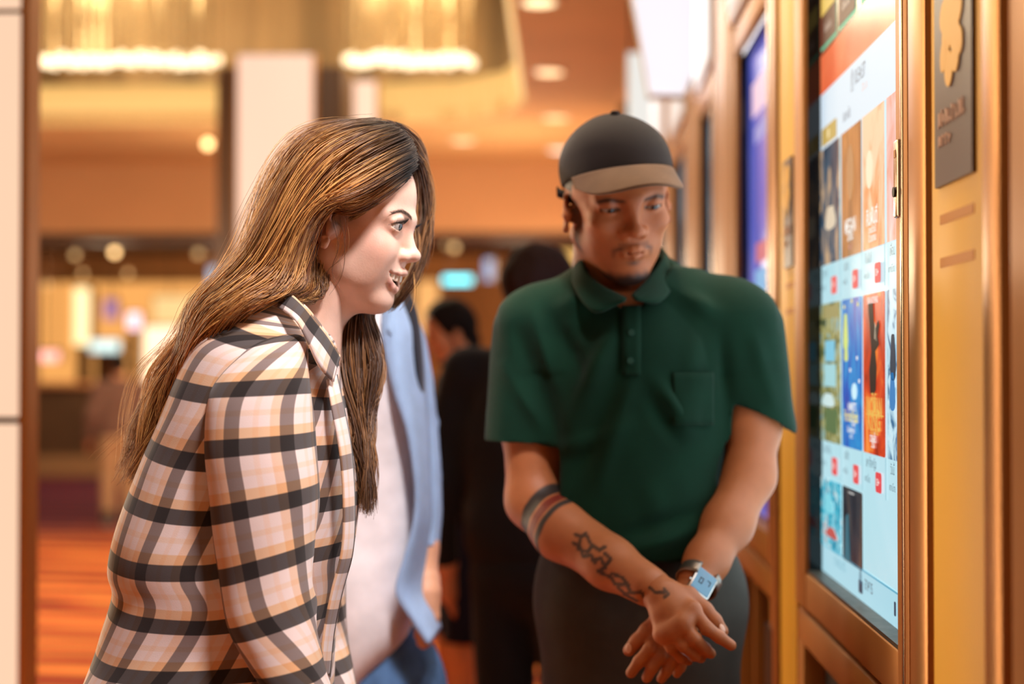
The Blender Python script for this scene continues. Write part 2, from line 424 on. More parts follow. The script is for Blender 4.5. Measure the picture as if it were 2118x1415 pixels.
    if f:
        for sg in (-1, 1):
            blend((skin[0]*1.02, skin[1]*.72, skin[2]*.68), .55*np.exp(-((x-60)**2+(y-sg*44)**2*.8+(z+20)**2*1.3)/420))
            blend((skin[0]*1.02, skin[1]*.7, skin[2]*.62), .6*np.exp(-((x+12)**2+(z+9)**2*.5)/300)*(np.abs(y) > 66))
    else:
        blend((skin[0]*.95, skin[1]*.75, skin[2]*.7), .4*np.exp(-((x-96)**2+y**2+(z+24)**2)/260))
    for pts, r in lipm: blend(lip, .72*near(pts, r))
    if f:
        aa = np.clip(np.abs(y)/22, 0, 1.3); inn = ((z-(-58+7.0*aa**1.5))/(9.6-5.6*aa**1.5))**2
        blend((.07,.014,.012), sstep(1.25,.95,inn)*sstep(-1,-5,x-(86-15*aa**2))*(np.abs(y) < 30)*(x > 48))
    g = np.interp(x, [-100,-40,-22,2,14,30,50,66,90], [-72,-60,-22,4,22,42,56,72,92] if f else [-80,-72,-30,-6,22,46,60,76,92])
    blend(hairc, sstep(-5, 3, z-g)*np.where((x > -36) & (x < 8) & (z > -40) & (z < 22), np.abs(y) < (70.6 if f else 70), True))
    if f: blend(hairc, .6*np.exp(-(((x-22)/13)**2+((z-14)/20)**2))*(np.abs(y) > 50)+.5*np.exp(-(((x-10)/5)**2+((z+8)/14)**2))*(np.abs(y) > 55))
    for sg in (-1, 1):                                        # lash lines, brows
        e = A(EX, sg*31, 8)*1000; r = np.sqrt((x-e[0])**2+(y-e[1])**2+(z-e[2])**2)
        yy = (y-e[1])*sg; edge = 5.0*np.sqrt(np.clip(1-((yy-1)/13.4)**2, 0, 1)) if f else 2.1*np.sqrt(np.clip(1-((yy-1)/13.5)**2, 0, 1))-2.6
        blend((.012,.008,.007), .95*np.exp(-((z-e[2]+.6-edge)/1.5)**2)*(np.abs(yy) < 14)*(x > 66))
        if f: blend((.10,.05,.035), .35*np.exp(-((z-e[2]-edge-2.5)/3)**2)*(np.abs(yy) < 14)*(x > 62))
        else:
            blend((.02,.012,.008), .55*np.exp(-((z-e[2]+3.5)/2.0)**2)*(np.abs(yy) < 14)*(x > 66))
            bz = 17.5+2.5*np.exp(-((yy-3)/9)**2)-np.clip(yy-6,0,20)*.12
            blend((.008,.006,.005), .9*np.exp(-((z-e[2]+8-bz)/3.4)**2)*sstep(-22,-14,yy)*sstep(22,14,yy)*(x > 45))
    if f:
        pass
    else:
        bd = (.012,.009,.008)
        jaw = np.interp(x, [0,20,45,60,72,85], [-62,-74,-88,-93,-93,-90])
        blend(bd, .96*sstep(12, -3, z-jaw+tex3(V,400,3)*2)*sstep(-125,-108,z)*(x > 28)*sstep(24,40,x))
        blend(bd, .75*np.exp(-((y/9)**2+((z+71)/3.5)**2))*(x > 60))
        for sg in (-1, 1):
            blend(bd, .75*np.exp(-(((y-sg*21)/7)**2+((z+47-(np.abs(y)-14)*-.35)/3.2)**2))*(x > 60))
            blend(bd, .5*np.exp(-(((y-sg*27)/3)**2+((z+57)/7)**2))*(x > 55))
        blend(bd, .35*np.exp(-((z+43)/2.6)**2)*(np.abs(y) < 22)*(x > 66))
        blend(bd, .75*sstep(30, 14, x)*sstep(-75,-60,z)*(z < 10)*(x > 8)*(np.abs(y) > 50)*(np.abs(y) < 70))
    return V, Q, c, eyes
def eye_mesh(name, c, M, t, gaze_local, iris, m, parent, r=.0121, white=(.75,.72,.68)):
    n, mm = 36, 40
    th = np.linspace(0, np.pi, n)[:,None]; ph = np.linspace(0, 2*np.pi, mm, endpoint=False)[None,:]
    g = np.asarray(gaze_local, float); g /= np.linalg.norm(g)
    a = np.cross(g, [0,0,1.0]); a /= np.linalg.norm(a); b = np.cross(g, a)
    D = np.cos(th)[...,None]*g+np.sin(th)[...,None]*(np.cos(ph)[...,None]*a+np.sin(ph)[...,None]*b)
    bul = 1+.06*np.exp(-(th/.42)**4)[...,None]
    V = (c+r*D*bul).reshape(-1, 3)
    colr = np.where(th < .19, 0, np.where(th < .47, 1, 2))
    colr = np.repeat(colr, mm, 1).ravel()
    C = np.array([(.004,.004,.004), iris, white])[colr]; edge = np.abs(np.repeat(th, mm, 1).ravel()-.47) < .05; C[edge] = np.array(iris)*.3
    i = np.arange(n-1)[:,None]*mm+np.arange(mm)[None,:]; j = np.arange(n-1)[:,None]*mm+(np.arange(mm)[None,:]+1) % mm
    Q = np.stack([i, j, j+mm, i+mm], -1).reshape(-1, 4)
    return mesh_np(name, V@M.T+t, Q[:, ::-1], m, parent, True, C)
def teeth_mesh(parent, M, t, m):
    b = MB()
    for row in (0, 1):
        for i in range(-4, 5 if row == 0 else 5):
            y = i*6.2+(3.1 if True else 0)
            if abs(y) > 27: continue
            x = (86 if row == 0 else 78.5)-.022*y*y; wy = 5.9 if row == 0 else 4.8
            z0, z1 = ((-60+.007*y*y, -48) if row == 0 else (-72, -63.5+.004*y*y)); 
            if row: y *= .8
            R = Matrix.Rotation(math.atan2(-.052*y, 1)*-1*-1, 3, 'Z')
            b.box((x-6)/1000, x/1000, (y-wy/2)/1000, (y+wy/2)/1000, z0/1000, z1/1000, .0013, rot=R)
    Mx = Matrix(M.tolist())
    for v in b.bm.verts: v.co = Mx @ v.co + Vector(t)
    return b.build('teeth', m, parent, True)
# ------------------------------------------------------------------ people: hair, clothes, hands
def hair_mesh(name, sheets, m, parent, seed=1, wave=.006, colset=None, tip=.35, npts=30):
    """locks of strands flowing between guide lines; sheets: (guides, count, radius, depth scatter, root tint, wave factor)"""
    r = np.random.default_rng(seed); VV, QQ, CC = [], [], []; off = 0
    for guides, cnt, rad, scat, dark, wf in sheets:
        G = np.stack([spline(np.array([P(*p) for p in g]), npts) for g in guides])     # (g,m,3)
        ng = len(G); nl = max(4, cnt//16)
        lt = np.sort(r.random(nl))*(ng-1); lw = (r.random((nl,3))-.5)*2; lph = r.random(nl)*6.28; lc = r.random(nl)
        ls = r.integers(0, nl, cnt)
        t = np.clip(lt[ls]+r.normal(size=cnt)*.16*min(1.6, (ng-1)/4+.3), 0, ng-1-1e-6)
        i = t.astype(int); w = (t-i)[:,None,None]; C = G[i]*(1-w)+G[i+1]*w
        s = np.linspace(0, 1, npts)
        amp = (wave*wf)*(s**1.3)[None,:]
        C[:,:,0] += amp*np.sin(s[None,:]*(9+3*lw[ls,:1])+lph[ls][:,None])*lw[ls,1:2]*1.2
        C[:,:,2] += .5*amp*np.sin(s[None,:]*(11+3*lw[ls,1:2])+lph[ls][:,None]*1.7)*lw[ls,:1]
        C[:,:,1] += scat*((r.random(cnt)-.5)[:,None]*1.3+lw[ls,2:3]*.6+.5*np.sin(s[None,:]*8+lph[ls][:,None]))
        fr = r.normal(size=(cnt,3))*.0022; C += fr[:,None,:]*(.4+np.sin(s*3+r.random()*3))[None,:,None]
        cut = .86+.14*r.random(cnt)**.7                                # uneven ends
        C = np.stack([np.stack([np.interp(np.linspace(0,1,npts)[None,:]*cut[:,None], s, C[q,:,k_])[q] if False else np.interp(np.linspace(0,1,npts)*cut[q], s, C[q,:,k_]) for k_ in range(3)], 1) for q in range(cnt)])
        R = rad*(.7+.6*r.random(cnt))[:,None]*np.interp(s, [0,.08,.75,1], [.8,1,1,tip])[None,:]
        V, Q = tubes(C, R, 4)
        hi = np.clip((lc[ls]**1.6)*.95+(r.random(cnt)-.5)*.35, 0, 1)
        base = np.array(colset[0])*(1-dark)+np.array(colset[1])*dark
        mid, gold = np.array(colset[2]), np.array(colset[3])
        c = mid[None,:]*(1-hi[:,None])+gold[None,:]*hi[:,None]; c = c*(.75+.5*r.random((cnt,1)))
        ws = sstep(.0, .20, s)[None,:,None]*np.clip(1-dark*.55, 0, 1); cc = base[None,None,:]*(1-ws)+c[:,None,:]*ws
        CC.append(np.repeat(cc.reshape(-1,3), 4, 0)); VV.append(V); QQ.append(Q+off); off += len(V)
    return mesh_np(name, np.concatenate(VV), np.concatenate(QQ), m, parent, True, np.concatenate(CC))
def on_face(V, pts):
    """move head-space points (x,y,z,..) forward or back onto the skin"""
    out = []
    for p in pts:
        d = np.hypot(V[:,1]-p[1], V[:,2]-p[2]); q = list(p); q[0] = V[(d < .0025) & (V[:,0] > .03), 0].max()-.0003; out.append(tuple(q))
    return out
def brow_mesh(name, pts, n, M, t, m, parent, seed=3, ln=.008, r0=.00028, colr=(.03,.018,.012)):
    """short hairs laid along a line in head space; pts (x,y,z,width)"""
    r = np.random.default_rng(seed); p = spline(np.array(pts), n); d = np.gradient(p[:, :3], axis=0); d /= np.linalg.norm(d, axis=1, keepdims=True)
    o = (r.random(n)-.5)*p[:,3]; base = p[:, :3].copy(); base[:,2] += o
    dirv = d+np.array([0,0,.45])-np.outer(o*120, [0,0,1]); dirv /= np.linalg.norm(dirv, axis=1, keepdims=True)
    s = np.linspace(0, 1, 5); L = ln*(.6+.6*r.random(n))
    C = base[:,None,:]+dirv[:,None,:]*(s[None,:,None]*L[:,None,None])
    V, Q = tubes(C, np.outer(np.full(n, r0), [1,1,.9,.6,.3]), 3)
    return mesh_np(name, V@M.T+t, Q, m, parent, True, np.tile(np.array(colr), (len(V),1)))
def ribbon(name, top, bot, n, m, parent, thick=.0025, uvs=None, mid=.0, rows=8):
    """a strip of cloth between two lines (collars, plackets, straps), given thickness by a Solidify modifier"""
    a, b = spline(np.array(top), n), spline(np.array(bot), n); w = np.linspace(0, 1, rows)
    V = a[None]*(1-w)[:,None,None]+b[None]*w[:,None,None]; V[:,:,1] -= (mid*np.sin(w*np.pi))[:,None]
    u = np.concatenate([[0], np.cumsum(np.linalg.norm(np.diff((a+b)/2, axis=0), axis=1))]); wd = np.linalg.norm(a-b, axis=1)
    UV = np.stack([np.repeat(u[None], rows, 0), wd[None]*w[:,None]], -1)
    if uvs is not None: UV = UV+np.array(uvs)
    i = np.arange(rows-1)[:,None]*n+np.arange(n-1)[None,:]; Q = np.stack([i, i+1, i+n+1, i+n], -1).reshape(-1,4)
    o = mesh_np(name, V.reshape(-1,3), Q, m, parent, True, uv=UV.reshape(-1,2))
    md = o.modifiers.new('thickness', 'SOLIDIFY'); md.thickness = thick; md.offset = 0
    return o
def plaid_material():
    m = bpy.data.materials.new('flannel_plaid'); m.use_nodes = True; nt = m.node_tree; b = nt.nodes['Principled BSDF']
    b.inputs['Roughness'].default_value = .85; b.inputs['Specular IOR Level'].default_value = .2; b.inputs['Sheen Weight'].default_value = .15
    uv = nt.nodes.new('ShaderNodeUVMap'); sep = nt.nodes.new('ShaderNodeSeparateXYZ'); nt.links.new(uv.outputs[0], sep.inputs[0])
    W = (1,1,1,1)
    def seq(sock, period, phase, base, dark, tan, pale):
        a = nt.nodes.new('ShaderNodeMath'); a.operation = 'MULTIPLY_ADD'; a.inputs[1].default_value = 1/period; a.inputs[2].default_value = phase
        nt.links.new(sock, a.inputs[0]); f = nt.nodes.new('ShaderNodeMath'); f.operation = 'FRACT'; nt.links.new(a.outputs[0], f.inputs[0])
        r = nt.nodes.new('ShaderNodeValToRGB'); r.color_ramp.interpolation = 'LINEAR'; e = r.color_ramp.elements
        stops = [(0,tan),(.10,tan),(.115,dark),(.39,dark),(.405,base),(.62,base),(.64,pale),(.72,pale),(.74,base),(.92,base),(.94,tan)]
        e[0].position, e[0].color = stops[0]; e[1].position, e[1].color = stops[-1]
        for p_, c_ in stops[1:-1]: q = e.new(p_); q.color = c_
        nt.links.new(f.outputs[0], r.inputs[0]); return r.outputs[0]
    cu = seq(sep.outputs[0], .062, .1, W, (.24,.215,.21,1), (.97,.80,.62,1), (1,.92,.84,1))
    cv = seq(sep.outputs[1], .066, .35, (*lin(250,232,228),1), (*lin(88,82,82),1), (*lin(243,204,168),1), (*lin(248,222,206),1))
    # twill: fine diagonal alternation of warp and weft
    ad = nt.nodes.new('ShaderNodeMath'); ad.operation = 'ADD'; nt.links.new(sep.outputs[0], ad.inputs[0]); nt.links.new(sep.outputs[1], ad.inputs[1])
    sn = nt.nodes.new('ShaderNodeMath'); sn.operation = 'MULTIPLY'; sn.inputs[1].default_value = 2*math.pi/.0016; nt.links.new(ad.outputs[0], sn.inputs[0])
    si = nt.nodes.new('ShaderNodeMath'); si.operation = 'SINE'; nt.links.new(sn.outputs[0], si.inputs[0])
    mr = nt.nodes.new('ShaderNodeMapRange'); mr.inputs[1].default_value = -1; mr.inputs[3].default_value = .86; mr.inputs[4].default_value = 1.0; nt.links.new(si.outputs[0], mr.inputs[0])
    mx = nt.nodes.new('ShaderNodeMix'); mx.data_type = 'RGBA'; mx.blend_type = 'MULTIPLY'; nt.links.new(mr.outputs[0], mx.inputs[0]); nt.links.new(cv, mx.inputs[6]); nt.links.new(cu, mx.inputs[7])
    nt.links.new(mx.outputs[2], b.inputs['Base Color'])
    n = nt.nodes.new('ShaderNodeTexNoise'); n.inputs['Scale'].default_value = 900; nt.links.new(uv.outputs[0], n.inputs['Vector'])
    bp = nt.nodes.new('ShaderNodeBump'); bp.inputs['Strength'].default_value = .25; bp.inputs['Distance'].default_value = .0006
    nt.links.new(n.outputs['Fac'], bp.inputs['Height']); nt.links.new(bp.outputs[0], b.inputs['Normal'])
    MATS['flannel_plaid'] = m; return m
def stretch(o, thick):
    md = o.modifiers.new('thickness', 'SOLIDIFY'); md.thickness = thick; md.offset = -1; return o
def legs_mesh(name, hip, feet, m, parent, r=(.085,.062,.05), knees=None, waist=None, h=.008):
    """trousers: a pelvis and two legs as one surface. hip (x,y,z); feet two (x,y)"""
    hip = np.array(hip); pts = [hip+np.array([-.2,-.2,.16]), hip+np.array([.2,.2,.16])]+[np.array([*f, .02]) for f in feet]
    lo = np.min(pts, 0)-.15; hi = np.max(pts, 0)+.05; lo[2] = .03
    s = SDF(lo, hi, h); s.ell(hip, (.165 if waist is None else waist[0], .12 if waist is None else waist[1], .15))
    for i, fpos in enumerate(feet):
        f3 = np.array([*fpos, .05]); sgn = -1 if i == 0 else 1
        a = hip+(f3-hip)*np.array([.45,.45,0])+np.array([0,0,-.05]); kn = knees[i] if knees is not None else (a+f3)/2+np.array([0,0,.0])
        s.chain([a, kn, f3], r, .05)
    V, Q = s.mesh(); V = smooth_np(V, Q, 2); N = normals_np(V, Q)
    V = V+N*(tex3(V*np.array([1,1,.4]), 45, 5)*.004)[:,None]
    return mesh_np(name, V, Q, m, parent)
def shoe(parent, x, y, yaw, m, sole, ln=.27):
    R = Matrix.Rotation(math.radians(yaw), 3, 'Z')
    s = SDF((-.12,-.06,.0), (.2,.06,.12), .006)
    s.ell((.10,0,.035), (.075,.043,.035)); s.ell((-.02,0,.045), (.075,.036,.05), .03); s.cap((-.04,0,.05), (-.04,0,.10), .036, .036, .02); s.plane((0,0,.02), (0,0,-1))
    V, Q = s.mesh(); Vw = smooth_np(V, Q, 2)@np.array(R).T+np.array([x,y,0]); o = mesh_np('shoe', Vw, Q, m, parent)
    pts = [R@Vector((-.03+.14*math.cos(a)+(.02 if math.cos(a) > 0 else 0)+.03, .046*math.sin(a), 0))+Vector((x,y,.002)) for a in np.linspace(0, 2*math.pi, 24, endpoint=False)]
    MB().prism(pts, (0,0,.022)).build('sole', sole, o); return o
def arm_sdf(s, pts, rs, k=.012):
    s.chain(pts, rs, k); return s
# ------------------------------------------------------------------ the woman in the plaid shirt
skin_m = mat('skin', (.6,.4,.3), .52, attr='Col', sss=.10); noisy(skin_m, 60, .05, bump=.10, bscale=420)
eye_m = mat('eye_surface', (.8,.8,.8), .06, attr='Col', coat=.6)
tooth_m = mat('tooth', lin(250,240,225), .2)
hair_m = mat('brown_hair', (.1,.05,.02), .38, attr='Col', spec=.6)
brow_m = mat('dark_brow', (.02,.012,.01), .6, attr='Col')
plaid_m = plaid_material()
def jeans_material(name, col):
    m = mat(name, col, .85, spec=.2); return noisy(m, 30, .25, bump=.3, bscale=500)
def build_woman():
    root = thing('person', 'woman in a plaid flannel shirt leaning forward and smiling at the machine screen', 'person')
    M, t = head_frame(-8, 12, 0, (.086,0,.006), P(850,479,1.79))
    V, Q, c, eyes = make_head('f', .0015, skin=lin(240,198,176), lip=lin(192,104,98), hairc=(.018,.010,.007))
    Vh = V; V = V@M.T+t
    # chest, back and far shoulder below the collar, a second closed part of the same skin
    s = SDF(P(520,600,2.05)*[1,0,1]+[-.06,1.62,-.55], P(760,560,1.7)*[1,0,1]+[.05,2.0,.12], .008)
    nb = P(640,640,1.79); ch = P(575,830,1.80); be = P(480,1150,1.80)
    s.cap(P(645,600,1.79), P(596,700,1.80), .046, .05); s.cap(P(575,745,1.80), P(530,860,1.80), .07, .095, .06); s.cap(P(530,860,1.80), be, .095, .105, .05)
    V2, Q2 = s.mesh(); V2 = smooth_np(V2, Q2, 1); c2 = np.tile(np.array(lin(240,198,176)), (len(V2),1))
    # near hand, hanging below the cuff
    V3, Q3 = hand_mesh([(690,1560,1.60),(700,1640,1.60)], .027, [[(705,1650),(722,1700),(728,1740),(722,1770)],[(695,1655),(708,1712),(712,1755),(706,1785)],[(684,1655),(692,1710),(694,1750),(690,1778)],[(674,1650),(677,1695),(678,1730),(676,1752)]], [(712,1600),(735,1640),(742,1675)], 1.60)
    c3 = np.tile(np.array(lin(240,198,176)), (len(V3),1))
    mesh_np('body', np.concatenate([V,V2,V3]), np.concatenate([Q,Q2+len(V),Q3+len(V)+len(V2)]), skin_m, root, True, np.concatenate([c,c2,c3]))
    for e in eyes: eye_mesh('eye', e, M, t, (1,-.10,-.02), (.045,.065,.075), eye_m, root)  # her grey-blue iris has the screen's reflection put into its colour
    teeth_mesh(root, M, t, tooth_m)
    for sg in (-1, 1):
        k = .001
        brow_mesh('eyebrow', on_face(Vh, [(0,sg*.012,.0215,.0036),(0,sg*.022,.0245,.0040),(0,sg*.033,.0262,.0032),(0,sg*.046,.0215,.0014)]), 150, M, t, brow_m, root, 3, .0070, .00017, (.15,.095,.07))
        e = np.array([.0695, sg*.031, .008])
        lp = [e+np.array([math.sqrt(max(.0137**2-(y_*.001)**2-(z_*.001)**2, 1e-8)), sg*y_*.001, z_*.001]) for y_, z_ in ((-11,2.5),(-6,4.2),(0,5.0),(7,4.3),(12,2.2))]
        r = np.random.default_rng(5); n = 46; p = spline(np.array(lp), n); s_ = np.linspace(0,1,6); L = np.linspace(.005,.0085,n)
        out = p-e; out /= np.linalg.norm(out, axis=1, keepdims=True)
        C = p[:,None,:]+out[:,None,:]*(s_*.9)[None,:,None]*L[:,None,None]+np.array([.1,sg*.25,.75])*(s_**2)[None,:,None]*L[:,None,None]
        Vl, Ql = tubes(C, np.outer(np.full(n,.00022), [1,1,.9,.8,.6,.3]), 3); mesh_np('eyelashes', Vl@M.T+t, Ql, brow_m, root, True, np.full((len(Vl),3), .006))
    # ---- shirt
    tor = [((565,618),(668,678),1.785,.070),((500,648),(690,712),1.785,.125),((425,712),(696,775),1.79,.165),((361,844),(712,870),1.79,.168),((319,935),(727,947),1.79,.165),
           ((277,1062),(733,1060),1.79,.165),((247,1164),(730,1135),1.79,.168),((254,1219),(708,1219),1.79,.168),((227,1315),(690,1310),1.80,.175),((196,1406),(681,1396),1.80,.185),((170,1500),(676,1480),1.80,.19),((160,1590),(672,1570),1.80,.19)]
    V, Q, UV = loft([(P(*l, Yc), P(*r_, Yc), dh) for l, r_, Yc, dh in tor], 150, 190, 2.25, start=math.pi*.5)
    N = normals_np(V, Q)
    V = crease(V, N, [(300,1040,480,1180,1.62,0.0150,0.0153),(270,1180,470,1120,1.62,-0.0180,0.0170),(320,1000,400,1150,1.62,-0.0150,0.0119),(255,1300,480,1190,1.62,0.0210,0.0204),(250,1390,470,1250,1.62,-0.0180,0.0187),
        (370,1010,470,1090,1.62,0.0150,0.0136),(400,880,440,1080,1.62,-0.0180,0.0136),(330,940,360,1130,1.62,0.0120,0.0119),(690,790,705,1100,1.66,-.008,.012),(690,1000,680,1300,1.66,.008,.016),(225,1345,470,1330,1.62,0.0105,0.0170),(300,1080,330,1240,1.62,0.0090,0.0102)])
    V = V+normals_np(V, Q)*(tex3(V, 22, 11)*.0045+tex3(V, 55, 12)*.0014)[:,None]
    back = sstep(P(520,1000,1.62)[0], P(420,1000,1.62)[0], V[:,0])*sstep(P(400,820,1.62)[2], P(400,1000,1.62)[2], V[:,2])
    UV = UV+np.stack([tex3(V, 16, 15)*.014*back+tex3(V, 30, 17)*.003, tex3(V, 13, 16)*.016*back+tex3(V, 34, 18)*.002], 1)
    o = mesh_np('shirt', V, Q, plaid_m, root, True, uv=UV+np.array([.013,.012])); stretch(o, .003)
    slv = [((552,700),(608,690),1.70,.030),((500,742),(628,712),1.668,.052),((446,812),(634,795),1.648,.064),((434,922),(641,898),1.640,.065),((445,1043),(650,1000),1.636,.063),((457,1164),(644,1115),1.632,.061),
           ((476,1285),(647,1232),1.625,.059),((518,1363),(657,1335),1.62,.056),((554,1415),(665,1400),1.615,.053),((600,1490),(690,1475),1.61,.048),((640,1570),(722,1555),1.605,.042)]
    V, Q, UV = loft([(P(*l, Yc), P(*r_, Yc), dh) for l, r_, Yc, dh in slv], 110, 170, 2.2, start=math.pi*.5)
    N = normals_np(V, Q)
    V = crease(V, N, [(440,860,520,1010,1.575,.006,.014),(470,1000,600,1120,1.57,.004,.016),(500,1260,660,1190,1.57,.008,.016),(500,1300,650,1260,1.57,-.006,.014),(455,770,470,930,1.58,.008,.012),(640,780,630,960,1.58,-.006,.012),
        (520,1340,660,1330,1.57,.006,.014),(560,760,580,1000,1.57,.004,.02),(480,1130,540,1290,1.57,.006,.012),(610,1000,640,1190,1.57,-.005,.014)])
    V = V+normals_np(V, Q)*(tex3(V, 30, 21)*.003+tex3(V, 70, 22)*.001)[:,None]
    UV = UV+np.stack([tex3(V, 24, 25)*.003, tex3(V, 20, 26)*.003], 1)
    o = mesh_np('sleeve', V, Q, plaid_m, root, True, uv=UV+np.array([.017,.038])); stretch(o, .003)
    # far sleeve, mostly behind the body
    slv2 = [((600,690),(650,715),1.90,.03),((560,760),(690,760),1.93,.055),((545,900),(700,880),1.94,.06),((560,1060),(712,1040),1.94,.058),((590,1200),(712,1180),1.93,.055),((620,1330),(715,1310),1.92,.05),((650,1440),(730,1430),1.90,.045)]
    V, Q, UV = loft([(P(*l, Yc), P(*r_, Yc), dh) for l, r_, Yc, dh in slv2], 64, 90, 2.2)
    V = V+normals_np(V, Q)*(tex3(V, 30, 31)*.003)[:,None]; stretch(mesh_np('sleeve', V, Q, plaid_m, root, True, uv=UV), .003)
    q = lambda *a: [P(*p) for p in a]
    ribbon('collar', q((560,600,1.735),(596,606,1.70),(626,632,1.675),(652,664,1.668),(676,694,1.69),(703,737,1.725)),
           q((548,628,1.72),(580,640,1.675),(612,664,1.645),(636,706,1.640),(660,757,1.655),(689,790,1.69)), 50, plaid_m, root, .0028, (.02,.047), .004)
    ribbon('collar', q((600,612,1.86),(640,640,1.90),(672,672,1.88),(690,700,1.84),(702,738,1.80)), q((590,640,1.86),(640,680,1.91),(680,720,1.89),(694,750,1.84),(700,790,1.79)), 40, plaid_m, root, .0028, (.0,.02))
    ribbon('collar_stand', q((566,596,1.75),(606,612,1.715),(640,640,1.695),(664,672,1.70),(682,700,1.735)), q((560,640,1.75),(600,660,1.71),(635,690,1.69),(662,725,1.70),(684,750,1.735)), 40, plaid_m, root, .0025, (.03,.02))
    ribbon('placket', q((696,775,1.722),(712,850,1.71),(726,930,1.71),(733,1040,1.71),(729,1140,1.71),(707,1225,1.71),(690,1310,1.71),(681,1400,1.71)),
           q((676,785,1.69),(690,860,1.675),(704,940,1.672),(711,1045,1.672),(707,1140,1.672),(686,1225,1.672),(670,1310,1.672),(661,1400,1.672)), 70, plaid_m, root, .003, (.028,.0), .002, 5)
    # ---- lower body, out of the picture
    legs_mesh('trousers', P(430,1560,1.80), [(P(330,1500,1.72)[0], 1.70), (P(380,1500,1.9)[0], 1.92)], jeans_material('black_trousers', lin(35,35,42)), root)
    for yy, px in ((1.70,330),(1.92,380)): shoe(root, P(px,1500,yy)[0]+.05, yy, 0, mat('white_shoe', (.6,.58,.55), .5), mat('rubber_sole', (.5,.48,.45), .7))
    # ---- hair
    A = [[(772,259,1.815),(700,260,1.80),(632,286,1.785),(582,348,1.775),(548,430,1.77),(516,515,1.77),(470,580,1.765),(424,625,1.765),(392,700,1.775),(338,775,1.785),(312,860,1.79),(292,940,1.79),(266,990,1.79)],
         [(800,264,1.79),(730,272,1.762),(656,308,1.742),(604,376,1.732),(565,455,1.728),(530,530,1.728),(480,588,1.72),(432,640,1.725),(402,715,1.74),(352,795,1.76),(322,880,1.765),(302,955,1.77),(276,1000,1.77)],
         [(825,271,1.775),(762,288,1.742),(692,334,1.722),(637,402,1.712),(592,480,1.707),(552,548,1.707),(502,596,1.69),(450,640,1.69),(418,715,1.715),(368,800,1.74),(336,890,1.75),(313,960,1.755),(288,1006,1.755)],
         [(846,288,1.77),(788,314,1.735),(722,355,1.716),(667,420,1.706),(617,495,1.702),(575,560,1.702),(525,600,1.675),(470,640,1.675),(428,712,1.70),(384,795,1.73),(350,880,1.745),(325,950,1.75),(300,1000,1.75)],
         [(857,315,1.767),(802,342,1.733),(742,378,1.715),(692,408,1.704),(642,458,1.702),(600,572,1.702),(552,604,1.675),(500,630,1.66),(448,680,1.672),(405,760,1.71),(368,850,1.735),(340,930,1.745),(312,985,1.75)],
         [(856,340,1.767),(806,368,1.733),(752,399,1.716),(712,414,1.706),(664,430,1.702),(616,508,1.702),(590,595,1.69),(550,613,1.665),(505,634,1.65),(462,672,1.66),(420,740,1.69),(385,830,1.725),(350,920,1.74)]]
    Tm = [[(848,352,1.77),(800,382,1.737),(748,412,1.72),(714,422,1.710),(688,415,1.706),(652,434,1.704),(624,495,1.708),(604,555,1.710),(580,598,1.70),(540,616,1.67)],
          [(843,362,1.768),(800,390,1.737),(748,420,1.724),(716,428,1.714),(690,420,1.710),(655,440,1.715),(640,500,1.722),(628,565,1.720),(608,606,1.705),(575,622,1.68)],
          [(838,368,1.766),(796,398,1.738),(750,428,1.728),(718,436,1.722),(692,432,1.745),(660,460,1.752),(648,530,1.752),(645,585,1.738),(634,608,1.715),(610,618,1.70)]]
    Te = [[(842,364,1.765),(805,392,1.741),(765,418,1.731),(725,436,1.727)],[(836,370,1.765),(798,402,1.742),(760,428,1.733),(730,446,1.73)],[(826,376,1.764),(790,410,1.744),(752,438,1.736),(716,462,1.733)]]
    Si = [[(706,440,1.722),(712,480,1.718),(708,530,1.722),(700,575,1.73),(692,612,1.735)],[(700,440,1.722),(700,490,1.712),(697,540,1.714),(680,590,1.722),(655,612,1.715)]]
    Nb = [[(662,470,1.76),(662,530,1.76),(668,580,1.752),(655,610,1.74),(628,622,1.71)],[(645,500,1.745),(644,560,1.742),(636,600,1.73),(612,618,1.705),(585,625,1.68)],[(676,520,1.765),(682,570,1.76),(670,604,1.75),(645,618,1.725),(610,628,1.70)]]
    Far = [[(858,322,1.80),(875,338,1.83),(890,380,1.86),(895,430,1.87),(887,490,1.87),(869,545,1.868),(854,590,1.866),(818,640,1.87)],
           [(858,328,1.80),(869,348,1.83),(879,392,1.85),(884,440,1.858),(877,495,1.86),(860,548,1.86),(844,595,1.86),(806,645,1.865)],
           [(856,338,1.80),(861,362,1.825),(867,405,1.845),(871,450,1.852),(867,500,1.855),(864,545,1.855),(838,595,1.857),(798,648,1.86)],
           [(854,345,1.80),(861,368,1.822),(865,408,1.84),(860,450,1.848),(865,500,1.85),(856,545,1.85),(830,595,1.855),(794,650,1.86)]]
    Top = [[(770,259,1.80),(815,262,1.84),(858,285,1.875),(880,330,1.885),(888,400,1.888),(884,480,1.885),(868,560,1.88)],
           [(800,262,1.79),(838,272,1.83),(870,300,1.865),(884,345,1.875),(890,410,1.878),(884,490,1.875),(864,560,1.87)],
           [(830,272,1.78),(856,292,1.815),(876,325,1.845),(888,365,1.86),(895,420,1.866),(888,490,1.866),(868,560,1.865)],
           [(690,264,1.83),(740,256,1.875),(800,275,1.91),(850,320,1.92),(870,400,1.92),(868,480,1.91),(850,560,1.90)]]
